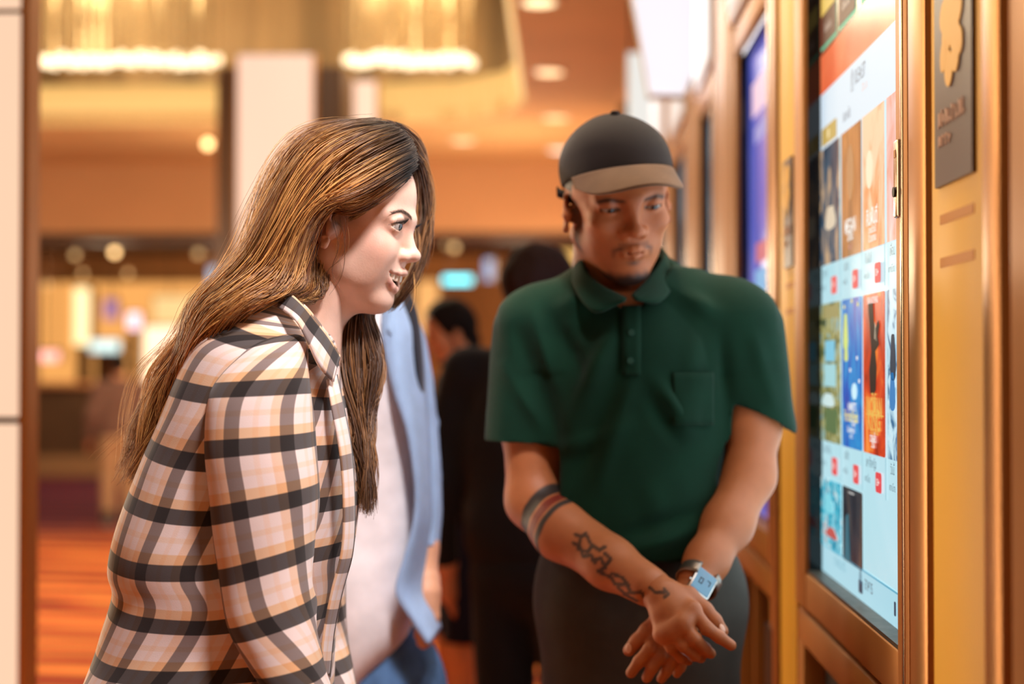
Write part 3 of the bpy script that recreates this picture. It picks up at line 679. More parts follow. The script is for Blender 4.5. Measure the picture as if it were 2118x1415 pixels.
    Fr = [[(735,610,1.86),(705,660,1.84),(694,710,1.825),(697,765,1.82),(704,825,1.81),(724,890,1.80),(740,960,1.79),(745,1010,1.79)],
          [(748,610,1.86),(722,655,1.845),(710,705,1.83),(714,765,1.82),(726,830,1.81),(744,900,1.80),(752,980,1.79),(757,1056,1.79)],
          [(762,612,1.86),(742,652,1.845),(736,705,1.83),(740,765,1.82),(748,830,1.81),(759,900,1.80),(763,980,1.79),(763,1070,1.79)],
          [(775,615,1.86),(756,650,1.845),(764,705,1.83),(766,765,1.82),(757,830,1.815),(762,895,1.81),(769,955,1.80),(766,1045,1.80)],
          [(785,615,1.86),(762,648,1.845),(780,705,1.83),(788,760,1.82),(775,820,1.815),(750,858,1.81),(738,890,1.81),(734,920,1.81)]]
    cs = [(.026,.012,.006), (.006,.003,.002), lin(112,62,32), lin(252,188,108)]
    cs2 = [(.035,.018,.009), (.006,.003,.002), lin(86,54,34), lin(184,130,78)]
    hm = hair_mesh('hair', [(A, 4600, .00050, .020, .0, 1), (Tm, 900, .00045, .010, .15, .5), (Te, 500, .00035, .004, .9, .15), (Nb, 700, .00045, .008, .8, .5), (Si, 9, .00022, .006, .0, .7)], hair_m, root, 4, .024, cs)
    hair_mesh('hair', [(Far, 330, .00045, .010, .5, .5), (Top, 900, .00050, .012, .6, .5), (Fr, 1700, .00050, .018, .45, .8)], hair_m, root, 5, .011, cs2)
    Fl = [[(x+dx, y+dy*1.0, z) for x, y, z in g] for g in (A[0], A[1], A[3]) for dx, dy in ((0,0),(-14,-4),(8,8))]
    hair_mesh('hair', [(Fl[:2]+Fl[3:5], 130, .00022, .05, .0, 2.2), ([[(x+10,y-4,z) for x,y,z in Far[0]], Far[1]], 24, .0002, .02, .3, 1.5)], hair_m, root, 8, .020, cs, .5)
    rebase(root, (P(400,1400,1.8)[0], 1.8, 0)); return root
def hand_mesh(wrist, wr, fingers, thumb, Y, h=.0022, fr=(.0088,.0082,.0078,.0066), palm=None, knuckle_dy=None):
    """wrist: sight-line points at distance Y for the forearm's end; fingers: four chains of (px,py[,Y]); thumb: a chain"""
    g = lambda p: P(p[0], p[1], p[2] if len(p) > 2 else Y)
    W = [g(p) for p in wrist]; Fg = [[g(p) for p in f] for f in fingers]; T = [g(p) for p in thumb]
    allp = np.array(W+[p for f in Fg for p in f]+T)
    s = SDF(allp.min(0)-.035, allp.max(0)+.035, h)
    s.chain(W, [wr, wr*.92], .01)
    for f in Fg: s.cap(W[-1], f[0], wr*.50, .0105, .016)
    for a, b in zip(Fg[:-1], Fg[1:]): s.cap(a[0], b[0], .0100, .0100, .012)
    for a, b in zip(Fg[:-1], Fg[1:]): s.cap((a[0]+W[-1])/2, (b[0]+W[-1])/2, .012, .012, .014)
    for f, r in zip(Fg, fr):
        n = len(f); rs = np.linspace(r*1.08, r*.80, n); s.chain(f, rs, .004)
    s.cap((W[-1]+T[0])/2, T[0], .014, .0125, .014); s.chain(T, np.linspace(.0120, .0085, len(T)), .005)
    V, Q = s.mesh(); return smooth_np(V, Q, 1, .4), Q
# ------------------------------------------------------------------ the man in the green polo shirt
def fabric(name, col, rough=.85, sheen=.2, scale=700, bump=.35):
    m = mat(name, col, rough, spec=.2, sheen=sheen); return noisy(m, 25, .10, bump=bump, bscale=scale)
def paint_lines(V, N, c, lines, Y, rad, colr, w=.85):
    d = np.full(len(V), 9.)
    for ln in lines:
        q = [P(x, y, Y)[[0,2]] for x, y in ln]
        for a, b in zip(q[:-1], q[1:]):
            ba = b-a; t = np.clip(((V[:,[0,2]]-a)@ba)/(ba@ba+1e-12), 0, 1); d = np.minimum(d, np.linalg.norm(V[:,[0,2]]-a-t[:,None]*ba, axis=1))
    k = (w*(1-sstep(rad*.6, rad*1.2, d))*(N[:,1] < 0))[:,None]
    return c*(1-k)+np.array(colr)*k
def build_man():
    root = thing('person', 'man in a dark green polo shirt and dark cap standing with his hands clasped', 'person')
    sk = lin(180,108,64)
    M, t = head_frame(-90+15, 18, 6, (.086,0,.006), P(1312,433,2.02), 1.04)
    V, Q, c, eyes = make_head('m', .002, neck_to=(-.05,0,-.17), skin=sk, lip=lin(158,92,80)); V = V@M.T+t
    parts = [(V, Q, c)]
    W_ = lambda *a: P(*a)
    ra = [W_(1100,705,2.165), W_(1097,880,2.15), W_(1104,1035,2.13), W_(1165,1095,2.075), W_(1262,1165,2.01), W_(1340,1212,1.955)]
    la = [W_(1542,700,2.145), W_(1556,880,2.13), W_(1550,985,2.105), W_(1505,1085,2.055), W_(1462,1160,2.01), W_(1440,1200,1.985)]
    s = SDF(np.minimum(np.min(ra,0), np.min(la,0))-.07, np.maximum(np.max(ra,0), np.max(la,0))+.07, .003)
    s.chain(ra, [.040,.0425,.040,.0435,.0345,.0285], .02); s.chain(la, [.040,.040,.036,.0345,.0285,.0255], .02)
    s.cap(W_(1300,640,2.17), W_(1310,900,2.16), .085, .10, .05); s.cap(W_(1120,660,2.17), W_(1500,650,2.16), .05, .05, .05)
    Va, Qa = s.mesh(); Va = smooth_np(Va, Qa, 1); Na = normals_np(Va, Qa); ca = np.tile(np.array(sk), (len(Va),1))
    # tattoos: three bands below the elbow, line drawings along the forearm
    ax = ra[4]-ra[2]; L = np.linalg.norm(ax); ax /= L; tt = (Va-ra[2])@ax+tex3(Va, 160, 9)*.0008
    rel = Va-ra[2]; dist = np.linalg.norm(rel-np.outer(rel@ax, ax), axis=1); onarm = (dist < .075) & (Va[:,2] < ra[2][2]+.06)
    for t0, t1, cc, w in ((.028,.050,(.018,.018,.018),.97), (.055,.070,lin(112,26,18),.95), (.074,.083,(.02,.02,.02),.97)):
        k = (w*sstep(t0-.002, t0+.001, tt)*sstep(t1+.002, t1-.001, tt)*onarm)[:,None]; ca = ca*(1-k)+np.array(cc)*k
    lines = [[(1190,1108),(1203,1112),(1212,1105),(1220,1122),(1238,1135),(1250,1128)], [(1186,1125),(1200,1132),(1206,1150),(1222,1146),(1230,1160)], [(1200,1118),(1196,1136),(1215,1140),(1224,1128)], [(1225,1155),(1242,1150),(1250,1168),(1236,1176)],
             [(1250,1140),(1262,1150),(1252,1162)], [(1238,1178),(1262,1186),(1270,1200),(1292,1196),(1300,1210),(1288,1220)], [(1264,1178),(1284,1184),(1296,1198)], [(1300,1212),(1320,1208),(1330,1222),(1345,1214)], [(1276,1206),(1296,1222),(1312,1228)]]
    ca = paint_lines(Va, Na, ca, lines, 2.0, .0029, (.025,.016,.012), .9); parts.append((Va, Qa, ca))
    # right hand lies over the left; both closed on each other
    Vr, Qr = hand_mesh([(1350,1217,1.956),(1370,1233,1.938)], .0268,
        [[(1432,1262,1.905),(1462,1300,1.895),(1488,1318,1.895),(1512,1335,1.90)], [(1412,1290,1.895),(1436,1322,1.888),(1458,1342,1.905),(1470,1352,1.92)],
         [(1390,1306,1.90),(1414,1336,1.893),(1438,1356,1.91),(1450,1362,1.925)], [(1370,1312,1.908),(1388,1340,1.902),(1410,1362,1.915),(1424,1368,1.93)]],
        [(1424,1232,1.935),(1458,1262,1.925),(1478,1284,1.92),(1494,1306,1.918)], 1.9, .0022, (.0092,.0090,.0084,.0074))
    Nr = normals_np(Vr, Qr); cr = paint_lines(Vr, Nr, np.tile(np.array(sk), (len(Vr),1)), [[(1330,1206),(1346,1216),(1354,1222),(1372,1221)], [(1372,1215),(1380,1224),(1372,1230)]], 1.93, .0026, (.03,.02,.014), .85)
    parts.append((Vr, Qr, cr))
    Vl, Ql = hand_mesh([(1442,1196,1.988),(1424,1236,1.972)], .0245,
        [[(1362,1318,1.945),(1344,1342,1.935),(1322,1368,1.935),(1305,1392,1.94)], [(1384,1332,1.945),(1368,1356,1.935),(1350,1380,1.935),(1338,1402,1.94)],
         [(1404,1338,1.95),(1394,1362,1.94),(1380,1386,1.94),(1368,1404,1.945)], [(1420,1336,1.955),(1416,1360,1.945),(1408,1380,1.945),(1400,1394,1.95)]],
        [(1366,1278,1.95),(1338,1306,1.95),(1318,1326,1.952),(1301,1345,1.955)], 1.94, .0022, (.0092,.0092,.0086,.0074))
    parts.append((Vl, Ql, np.tile(np.array(sk), (len(Vl),1))))
    off = 0; VV, QQ, CC = [], [], []
    for v, q_, c_ in parts: VV.append(v); QQ.append(q_+off); CC.append(c_); off += len(v)
    body = mesh_np('body', np.concatenate(VV), np.concatenate(QQ), skin_m, root, True, np.concatenate(CC))
    nail = mat('finger_nail', lin(226,172,146), .3)
    for p, d, r in ((P(1494,1301,1.9085), (.45,-.55,.35), .0055), (P(1300,1342,1.946), (-.5,-.8,.1), .0055)):
        b = MB().ball((0,0,0), r, 12, (.9,.35,1.25)); b.bm.transform(Matrix.Translation(Vector(p)) @ Vector(d).to_track_quat('Y','Z').to_matrix().to_4x4()); b.build('fingernail', nail, root, True)
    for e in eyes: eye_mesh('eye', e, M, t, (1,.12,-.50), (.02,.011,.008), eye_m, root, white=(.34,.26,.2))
    # polo shirt: body and sleeves in one surface, hollow at neck, cuffs and hem
    pol = fabric('green_pique', lin(7,48,32), .88, .05, 900, .4)
    s = SDF(P(985,900,2.16)*[1,0,0]+[-.02,1.98,P(1300,1200,2.1)[2]-.03], P(1650,900,2.16)*[1,0,0]+[.01,2.34,P(1300,510,2.1)[2]], .0042)
    s.cap(W_(1135,668,2.165), W_(1495,655,2.155), .060, .060); s.cap(W_(1298,628,2.165), W_(1300,720,2.16), .072, .10, .07)
    s.ell(W_(1318,800,2.16), (.150,.108,.20), .05); s.ell(W_(1312,1000,2.15), (.138,.106,.24), .05); s.ell(W_(1306,1130,2.14), (.147,.110,.14), .05)
    s.cap(W_(1098,688,2.165), W_(1079,940,2.152), .060, .0605, .04); s.cap(W_(1534,682,2.15), W_(1571,885,2.13), .062, .056, .04)
    d0 = W_(1078,917,2.152); s_hem = s.d
    X = s.ax[0][:,None,None]; Y_ = s.ax[1][None,:,None]; Z = s.ax[2][None,None,:]
    hemz = W_(1306,1168,2.1)[2]
    def cutplane(p, n, cond):
        n = np.array(n)/np.linalg.norm(n); v = (X-p[0])*n[0]+(Y_-p[1])*n[1]+(Z-p[2])*n[2]; s.d = np.where(cond, np.maximum(s.d, v), s.d).astype(np.float32)
    cutplane(d0, (-.02,0,-1), (X < W_(1162,900,2.15)[0]))
    cutplane(W_(1570,862,2.135), (-.45,0,-.9), (X > W_(1512,900,2.13)[0]))
    cutplane(np.array([0,0,hemz]), (-.10,0,-1), (X > W_(1150,900,2.15)[0])+0*Z > 0)
    cutplane(np.array([0,0,hemz+.012]), (0,0,-1), X > -9)
    for a, b, r in ((ra[1], ra[2], .0475), (la[1], la[2], .0445)): s.cap(a+(b-a)*.05, b, r, r+.006, 0, sub=True)
    s.cap(W_(1300,500,2.12), W_(1300,612,2.135), .062, .060, .006, sub=True); s.ell(W_(1303,610,2.06), (.022,.05,.022), .006, sub=True)
    V, Q = s.mesh(); V = smooth_np(V, Q, 2); N = normals_np(V, Q)
    V = crease(V, N, [(1180,890,1285,650,2.05,0.0160,0.0152),(1170,930,1300,880,2.05,0.0128,0.0123),(1195,980,1290,760,2.05,-0.0128,0.0152),(1240,1000,1300,800,2.05,0.0112,0.0142),(1350,780,1430,900,2.05,0.0128,0.0123),(1330,800,1400,910,2.05,-0.0096,0.0114),
        (1100,650,1180,870,2.10,0.0112,0.0123),(1070,690,1150,900,2.10,-0.0112,0.0123),(1040,760,1120,880,2.10,0.0096,0.0114),(1130,640,1215,800,2.06,-0.0096,0.0133),(1250,1150,1480,1080,2.05,0.0096,0.0123),(1230,1120,1470,1050,2.05,-0.0080,0.0114),
        (1490,700,1510,900,2.08,-0.0128,0.0114),(1440,680,1420,860,2.06,0.0080,0.0152),(1560,700,1600,830,2.08,0.0080,0.0114),(1340,1000,1380,1140,2.04,0.0064,0.0190),(1150,640,1240,600,2.08,0.0080,0.0133),(1400,600,1500,660,2.08,0.0080,0.0133)])
    V = V+normals_np(V, Q)*(tex3(V, 26, 41)*.0045+tex3(V, 60, 42)*.0010)[:,None]
    shirt = mesh_np('polo_shirt', V, Q, pol, root)
    q = lambda *a: [P(*p) for p in a]
    ribbon('collar', q((1262,496,2.25),(1222,503,2.215),(1206,520,2.15),(1213,562,2.095),(1246,592,2.062),(1296,618,2.040)), q((1262,520,2.265),(1208,530,2.235),(1184,560,2.155),(1191,602,2.08),(1229,646,2.035),(1288,626,2.030)), 40, pol, shirt, .004, None, .004)
    ribbon('collar', q((1300,496,2.25),(1345,500,2.215),(1373,520,2.16),(1366,542,2.115),(1334,583,2.07),(1306,612,2.040)), q((1300,520,2.265),(1360,525,2.235),(1392,552,2.165),(1391,592,2.10),(1364,626,2.045),(1316,622,2.030)), 40, pol, shirt, .004, None, .004)
    fy = lambda px, py: V[(np.hypot(V[:,0]-P(px,py,2.05)[0], V[:,2]-P(px,py,2.05)[2]) < .008), 1].min()
    def on(px, py, o=.003): return P(px, py, fy(px, py)-o)
    ribbon('button_placket', [on(1286,y) for y in range(632,800,24)], [on(1326,y) for y in range(632,800,24)], 20, pol, shirt, .002, None, 0, 4)
    bm_ = mat('green_button', lin(30,74,64), .25)
    for px, py in ((1306,688),(1304,746)):
        p = on(px, py, .006); MB().cyl(p, p-np.array([0,.003,0]), .0056, .005, 20).build('button', bm_, shirt, True)
    ribbon('chest_pocket', [on(x,770,.002) for x in range(1392,1478,12)], [on(x,880,.002) for x in range(1392,1478,12)], 16, pol, shirt, .0018, None, 0, 8)
    # trousers
    tr = fabric('charcoal_twill', lin(70,68,62), .85, .05, 800, .4)
    hip = P(1322,1215,2.16); lg = legs_mesh('trousers', hip, [(hip[0]-.11,2.17),(hip[0]+.12,2.15)], tr, root, (.098,.075,.06), None, (.158,.105), .006)
    for sx, yw in ((-.11,-95),(.12,-78)): shoe(root, hip[0]+sx, 2.12, yw, mat('black_shoe', (.02,.02,.02), .5), mat('rubber_sole', (.5,.48,.45), .7))
    # cap
    capm = fabric('dark_cap_cotton', lin(40,32,29), .9, .12, 900, .4); brm = fabric('brown_brim_cotton', lin(116,88,66), .9, .1, 900, .4)
    k = .001; s = SDF((-.115,-.095,0), (.112,.095,.135), .003)
    s.ell(np.array([-3,0,42])*k, np.array([96,79,82])*k); s.plane(np.array([0,0,30])*k, (.38,0,-1))
    s.ell(np.array([-3,0,38])*k, np.array([89,72.5,76])*k, .002, sub=True)
    Vc, Qc = s.mesh(); Vc = smooth_np(Vc, Qc, 1); Nc = normals_np(Vc, Qc); Vc = Vc+Nc*(tex3(Vc, 60, 7)*.0018)[:,None]
    cap = mesh_np('cap', Vc@M.T+t, Qc, capm, root); tag(cap, 'dark cap with a lighter brown brim')
    n, mm = 40, 14; a = np.linspace(-1.16, 1.16, n)[None,:]; w = np.linspace(0, 1, mm)[:,None]
    bx = -3+96*np.cos(a); by = 80*np.sin(a); bz = 30+.38*bx+2
    ox = 66*np.cos(a*1.12)**1.0; ex = np.clip(np.cos(a*1.28), 0, 1)**.6
    Bx = bx+w*ex*73; By = by*(1+.02*w*ex); Bz = bz-w*ex*12-34*w*np.clip(ex,.35,1)*(by/80)**2
    Bv = np.stack([Bx, By, Bz], -1).reshape(-1,3)*k; i = np.arange(mm-1)[:,None]*n+np.arange(n-1)[None,:]; Bq = np.stack([i, i+1, i+n+1, i+n], -1).reshape(-1,4)
    br = mesh_np('brim', Bv@M.T+t, Bq, brm, cap); md = br.modifiers.new('thickness','SOLIDIFY'); md.thickness = .0035; md.offset = 0
    bt = np.array([-4,0,124])*k@M.T+t; MB().ball(bt, .007, 14, (1,1,.6)).build('cap_button', capm, cap, True)
    sv = [(np.array([-3+98*math.cos(a_), 82*math.sin(a_), 33+.38*(-3+98*math.cos(a_))])*k)@M.T+t for a_ in np.linspace(1.9, 4.38, 18)]
    ribbon('strap', sv, [p-np.array([0,0,.014]) for p in sv], 30, capm, cap, .002, None, 0, 3)
    # wrist watch
    wt = thing('wristwatch', 'silver square smart watch with a pale blue face on his left wrist', 'watch')
    c0 = P(1452,1208,1.958); axd = Vector(la[5]-la[4]).normalized(); nrm = Vector((.25,-1,.25)); nrm = (nrm-axd*nrm.dot(axd)).normalized(); sd = axd.cross(nrm)
    Rw = Matrix((sd, axd, nrm)).transposed()
    st = mat('brushed_steel', lin(215,205,196), .28, 1.0); b = MB().box(-.0175,.0175,-.0205,.0205,-.0052,.0052,.0045); [setattr(v, 'co', Rw@v.co+Vector(c0)) for v in b.bm.verts]; b.build('watch_case', st, wt, True)
    b = MB().box(-.0145,.0145,-.0175,.0175,.0045,.0064,.0009); [setattr(v, 'co', Rw@v.co+Vector(c0)) for v in b.bm.verts]; dial = b.build('watch_screen', mat('watch_display', (.02,.03,.04), .1, emit=lin(112,160,190), estr=.75), wt, True)
    dm = mat('watch_hands', (.01,.02,.03), .4)
    for (x0,x1,y0,y1) in ((-.009,-.003,-.006,-.0045),(-.009,-.0075,-.006,.002),(.002,.008,-.004,-.0025),(.002,.0035,-.004,.006),(.0065,.008,-.004,.006),(.002,.008,.0045,.006)):
        b = MB().box(x0,x1,y0,y1,.0063,.0068); [setattr(v, 'co', Rw@v.co+Vector(c0)) for v in b.bm.verts]; b.build('watch_digit', dm, dial)
    b = MB().cyl((.017,.006,0),(.0195,.006,0),.0028,None,16); [setattr(v, 'co', Rw@v.co+Vector(c0)) for v in b.bm.verts]; b.build('crown', st, wt, True)
    wc = Vector(P(1445,1200,1.984)); rr = .0275; band = mat('watch_band', lin(150,140,130), .35, .9)
    pts = [(wc+nrm*math.cos(a_)*rr+sd*math.sin(a_)*rr*1.08) for a_ in np.linspace(.45, 2*math.pi-.45, 40)]
    ribbon('watch_band', [p-axd*.0095 for p in pts], [p+axd*.0095 for p in pts], 40, band, wt, .0025, None, 0, 4)
    rebase(wt, c0); rebase(root, (hip[0], 2.15, 0)); return root
# ------------------------------------------------------------------ people further back
def hair_cap(name, M, t, col, parent, kind='short', long_to=None):
    k = .001; s = SDF((-.15,-.125,-.20), (.115,.125,.155), .004)
    s.ell(np.array([-9,0,40])*k, np.array([95,79,86])*k); 
    if kind == 'bushy': s.ell((-.02,0,.035), (.108,.099,.098)); s.cap((-.06,0,.0), (-.065,0,-.07), .07, .055, .03)
    if kind == 'short': s.cap((-.05,0,.0), (-.06,0,-.05), .055, .045, .03)
    if kind == 'long': s.chain([(-.04,0,.03),(-.06,0,-.06),(-.065,0,-.17)], [.078,.07,.055], .03)
    s.cap((.06,.0,-.06), (.10,0,.045), .075, .062, .012, sub=True)
    V, Q = s.mesh(); V = smooth_np(V, Q, 1); N = normals_np(V, Q); V = V+N*(tex3(V*np.array([1,1,.35]), 260, 2)*.0018+tex3(V, 90, 4)*.003)[:,None]
    return mesh_np(name, V@M.T+t, Q, col, parent)
def figure(name, label, x, y, h, yaw, skin, hair, top, bottom, shoes, hair_kind='short', long_sleeves=True, shorts=False, pitch=8, wide=1.0, arms=None):
    """a standing person: skin body, hair, top, trousers or shorts, shoes; all sizes follow the height"""
    root = thing('person', label, 'person'); u = h/1.7
    R = rot_axis('Z', yaw); O = np.array([x, y, 0.])
    G = lambda a, b, c: O+R@(np.array([a, b, c])*u)          # a forward, b left, c up
    M, t = head_frame(yaw, pitch, 0, (-.01,0,-.12), G(.01,0,1.475), u*.98)
    V, Q, c, eyes = make_head('m', .0035, neck_to=(-.02,0,-.17), skin=skin); parts = [(V@M.T+t, Q, c)]
    sh = [(G(-.01, sg*.17*wide, 1.385), G(-.03, sg*.235*wide, 1.10), G(.05, sg*.25*wide, .86)) for sg in (1,-1)]
    if arms: sh = [tuple(G(*p) for p in a) for a in arms]
    s = SDF(O-np.array([.42,.42,0])*u+[0,0,.03], O+np.array([.42,.42,0])*u+[0,0,1.5*u], .009)
    for a, b, c_ in sh: s.chain([a,b,c_], [.048*u,.042*u,.030*u], .02); d = (c_-b)/np.linalg.norm(c_-b); s.cap(c_, c_+d*.10*u, .030*u, .026*u, .02); [s.cap(c_+d*.08*u+R@np.array([o*.012,o*.006,0])*u, c_+d*(.17-.012*abs(o-.5))*u+R@np.array([.02+o*.016,o*.004,0])*u, .0105*u, .0085*u, .006) for o in (-1.5,-.5,.5,1.5)]
    s.cap(G(0,0,1.05), G(0,0,1.34), .10*u, .09*u, .04)
    for sg in (1,-1): s.chain([G(0,sg*.09,.85), G(.02,sg*.10,.46), G(0,sg*.10,.08)], [.075*u,.054*u,.038*u], .03)
    V, Q = s.mesh(); V = smooth_np(V, Q, 1); parts.append((V, Q, np.tile(np.array(skin), (len(V),1))))
    off = 0; VV, QQ, CC = [], [], []
    for v, q_, c_ in parts: VV.append(v); QQ.append(q_+off); CC.append(c_); off += len(v)
    mesh_np('body', np.concatenate(VV), np.concatenate(QQ), skin_m, root, True, np.concatenate(CC))
    hair_cap('hair', M, t, hair, root, hair_kind)
    s = SDF(O-np.array([.45,.45,0])*u+[0,0,.72*u], O+np.array([.45,.45,0])*u+[0,0,1.5*u], .009)
    s.cap(G(-.01,.13*wide,1.375), G(-.01,-.13*wide,1.375), .070*u); s.cap(G(-.01,0,1.40), G(-.01,0,1.30), .075*u, .11*u, .06)
    Rr = R; s.ell(G(0,0,1.20), np.array([.125,.185*wide,.21])*u, .05, rot=Rr); s.ell(G(0,0,.98), np.array([.13,.18*wide,.20])*u, .05, rot=Rr)
    for a, b, c_ in sh:
        if long_sleeves: s.chain([a,b,b+(c_-b)*.9], [.066*u,.058*u,.045*u], .035)
        else: s.chain([a,a+(b-a)*.75], [.066*u,.060*u], .035)
    s.plane(G(0,0,.84), (0,0,-1))
    V, Q = s.mesh(); V = smooth_np(V, Q, 1); N = normals_np(V, Q); V = V+N*((tex3(V, 18, 5)*.007+tex3(V, 45, 6)*.003)*u)[:,None]
    mesh_np('jacket' if long_sleeves else 'shirt', V, Q, top, root)
    s = SDF(O-np.array([.32,.32,0])*u+[0,0,.03], O+np.array([.32,.32,0])*u+[0,0,1.0*u], .009)
    s.ell(G(0,0,.88), np.array([.12,.165,.14])*u, 0, rot=Rr)
    for sg in (1,-1):
        if shorts: s.chain([G(0,sg*.085,.84), G(.02,sg*.10,.50)], [.098*u,.088*u], .03)
        else: s.chain([G(0,sg*.085,.84), G(.02,sg*.095,.46), G(0,sg*.10,.07)], [.092*u,.075*u,.062*u], .03)
    s.plane(G(0,0,.50 if shorts else .055), (0,0,-1))
    V, Q = s.mesh(); V = smooth_np(V, Q, 1); N = normals_np(V, Q); V = V+N*(tex3(V, 24, 8)*.004*u)[:,None]
    mesh_np('shorts' if shorts else 'trousers', V, Q, bottom, root)
    for sg in (1,-1): p = G(-.02, sg*.10, 0); shoe(root, p[0], p[1], yaw, shoes, mat('rubber_sole', (.5,.48,.45), .7))
    rebase(root, (x, y, 0)); return root
def build_tee_man():
    root = thing('person', 'man in a white tee and open pale denim shirt behind the woman in plaid', 'person')
    sk = lin(214,156,122); Yc = 2.45
    M, t = head_frame(-30, 6, 0, (.03,0,0), P(742,470,2.47), 1.0)
    V, Q, c, eyes = make_head('m', .003, neck_to=(-.03,0,-.17), skin=sk); parts = [(V@M.T+t, Q, c)]
    arm = [P(812,695,2.48), P(842,900,2.48), P(852,985,2.47), P(872,1130,2.43), P(883,1215,2.40)]
    s = SDF(P(600,1340,2.5)-np.array([.02,.20,.05]), P(915,560,2.4)+np.array([.06,.22,.02]), .006)
    s.chain(arm, [.044,.038,.034,.0265,.0215], .02); s.cap(P(742,600,2.48), P(742,760,2.47), .06, .09, .05); s.cap(P(742,760,2.47), P(730,1250,2.47), .10, .11, .05)
    V, Q = s.mesh(); V = smooth_np(V, Q, 1); parts.append((V, Q, np.tile(np.array(sk), (len(V),1))))
    V, Q = hand_mesh([(882,1200,2.405),(884,1225,2.395)], .024, [[(894,1275,2.385),(892,1305,2.38),(884,1330,2.385)],[(886,1280,2.385),(882,1310,2.38),(876,1336,2.385)],[(878,1278,2.385),(872,1306,2.38),(868,1330,2.385)],[(871,1272,2.39),(866,1296,2.385),(862,1316,2.39)]], [(870,1240,2.385),(862,1262,2.38),(858,1284,2.38)], 2.39, .003)
    parts.append((V, Q, np.tile(np.array(sk), (len(V),1))))
    off = 0; VV, QQ, CC = [], [], []
    for v, q_, c_ in parts: VV.append(v); QQ.append(q_+off); CC.append(c_); off += len(v)
    mesh_np('body', np.concatenate(VV), np.concatenate(QQ), skin_m, root, True, np.concatenate(CC))
    for e in eyes: eye_mesh('eye', e, M, t, (1,0,-.1), (.02,.011,.008), eye_m, root)
    hair_cap('hair', M, t, mat('black_hair', (.012,.009,.008), .7, spec=.2), root)
    tee = fabric('white_jersey', lin(236,230,232), .9, .1, 900, .3); den = fabric('pale_denim', lin(150,176,212), .9, .1, 500, .8)
    st = [((690,606),(796,606),2.48,.06),((640,650),(846,646),2.47,.09),((612,720),(868,716),2.46,.115),((606,830),(872,826),2.45,.12),((606,1000),(876,1000),2.45,.12),((604,1120),(872,1120),2.45,.12),((606,1240),(856,1230),2.45,.125),((606,1330),(838,1312),2.45,.125),((612,1400),(770,1396),2.45,.12)]
    V, Q, UV = loft([(P(*l, y_), P(*r_, y_), d) for l, r_, y_, d in st], 110, 150, 2.3)
    N = normals_np(V, Q); V = crease(V, N, [(760,840,800,1120,2.33,-.010,.020),(700,1180,850,1120,2.33,.008,.018),(690,1250,860,1200,2.33,.010,.018),(690,1320,840,1240,2.33,-.009,.018),(720,1380,845,1280,2.33,.008,.018),(790,900,760,1100,2.33,.006,.02)])
    V = V+normals_np(V, Q)*(tex3(V, 20, 51)*.005+tex3(V, 50, 52)*.0015)[:,None]; stretch(mesh_np('t_shirt', V, Q, tee, root), .003)
    q = lambda *a: [P(*p) for p in a]
    # open overshirt: front panel, shirt tail, back, sleeve, collar
    ribbon('denim_front', q((792,622,2.40),(790,690,2.355),(812,802,2.325),(842,898,2.32),(858,1007,2.32),(855,1078,2.32),(838,1145,2.315),(818,1224,2.31),(852,1286,2.31),(884,1334,2.31)),
           q((838,622,2.44),(868,690,2.42),(880,802,2.42),(886,898,2.42),(890,1007,2.42),(892,1078,2.42),(888,1145,2.42),(884,1215,2.41),(902,1262,2.40),(912,1298,2.40)), 70, den, root, .004, None, .035, 12)
    st2 = [((640,640),(848,640),2.49,.10),((606,720),(874,716),2.475,.13),((598,900),(882,900),2.465,.135),((594,1100),(886,1100),2.465,.135),((596,1280),(884,1280),2.465,.14)]
    V, Q, UV = loft([(P(*l, y_), P(*r_, y_), d) for l, r_, y_, d in st2], 90, 90, 2.3)
    keep = V[Q].mean(1); Q = Q[(keep[:,1] > 2.455)]; V = V+normals_np(V, Q)*(tex3(V, 24, 53)*.004)[:,None]; stretch(mesh_np('denim_back', V, Q, den, root), .003)
    sl = [((778,650),(846,648),2.48,.045),((770,700),(878,705),2.48,.058),((786,830),(897,836),2.48,.056),((800,930),(907,936),2.475,.053),((812,1030),(911,1036),2.46,.048),((832,1112),(907,1128),2.44,.042)]
    V, Q, UV = loft([(P(*l, y_), P(*r_, y_), d) for l, r_, y_, d in sl], 64, 110, 2.2); N = normals_np(V, Q)
    V = crease(V, N, [(850,840,905,800,2.40,.007,.012),(852,900,905,870,2.40,-.006,.010),(856,960,908,930,2.40,.007,.010),(860,1010,908,985,2.40,-.005,.010),(862,1060,908,1040,2.40,.005,.010)])
    V = V+normals_np(V, Q)*(tex3(V, 60, 54)*.002)[:,None]; stretch(mesh_np('denim_sleeve', V, Q, den, root), .003)
    ribbon('denim_collar', q((790,596,2.44),(800,612,2.40),(806,640,2.37),(800,680,2.345)), q((800,596,2.47),(832,622,2.43),(838,655,2.40),(818,704,2.35)), 24, den, root, .004, None, .006)
    hip = P(740,1420,2.47); legs_mesh('jeans', hip, [(hip[0]-.10,2.50),(hip[0]+.10,2.44)], jeans_material('blue_denim', lin(74,104,142)), root, (.095,.072,.06), None, (.15,.115))
    for sx, yy in ((-.1,2.48),(.1,2.42)): shoe(root, hip[0]+sx, yy, -40, mat('white_shoe', (.6,.58,.55), .5), mat('rubber_sole', (.5,.48,.45), .7))
    rebase(root, (hip[0], 2.47, 0))
    bp = thing('backpack', 'dark backpack with a broad strap worn over the pale denim shirt', 'backpack')
    nv = fabric('navy_nylon', lin(22,24,34), .6, .1, 600, .3)
    c0 = P(742,860,2.70); MB().box(c0[0]-.15, c0[0]+.12, 2.615, 2.76, c0[2]-.24, c0[2]+.20, .05, seg=4).build('pack_body', nv, bp, True)
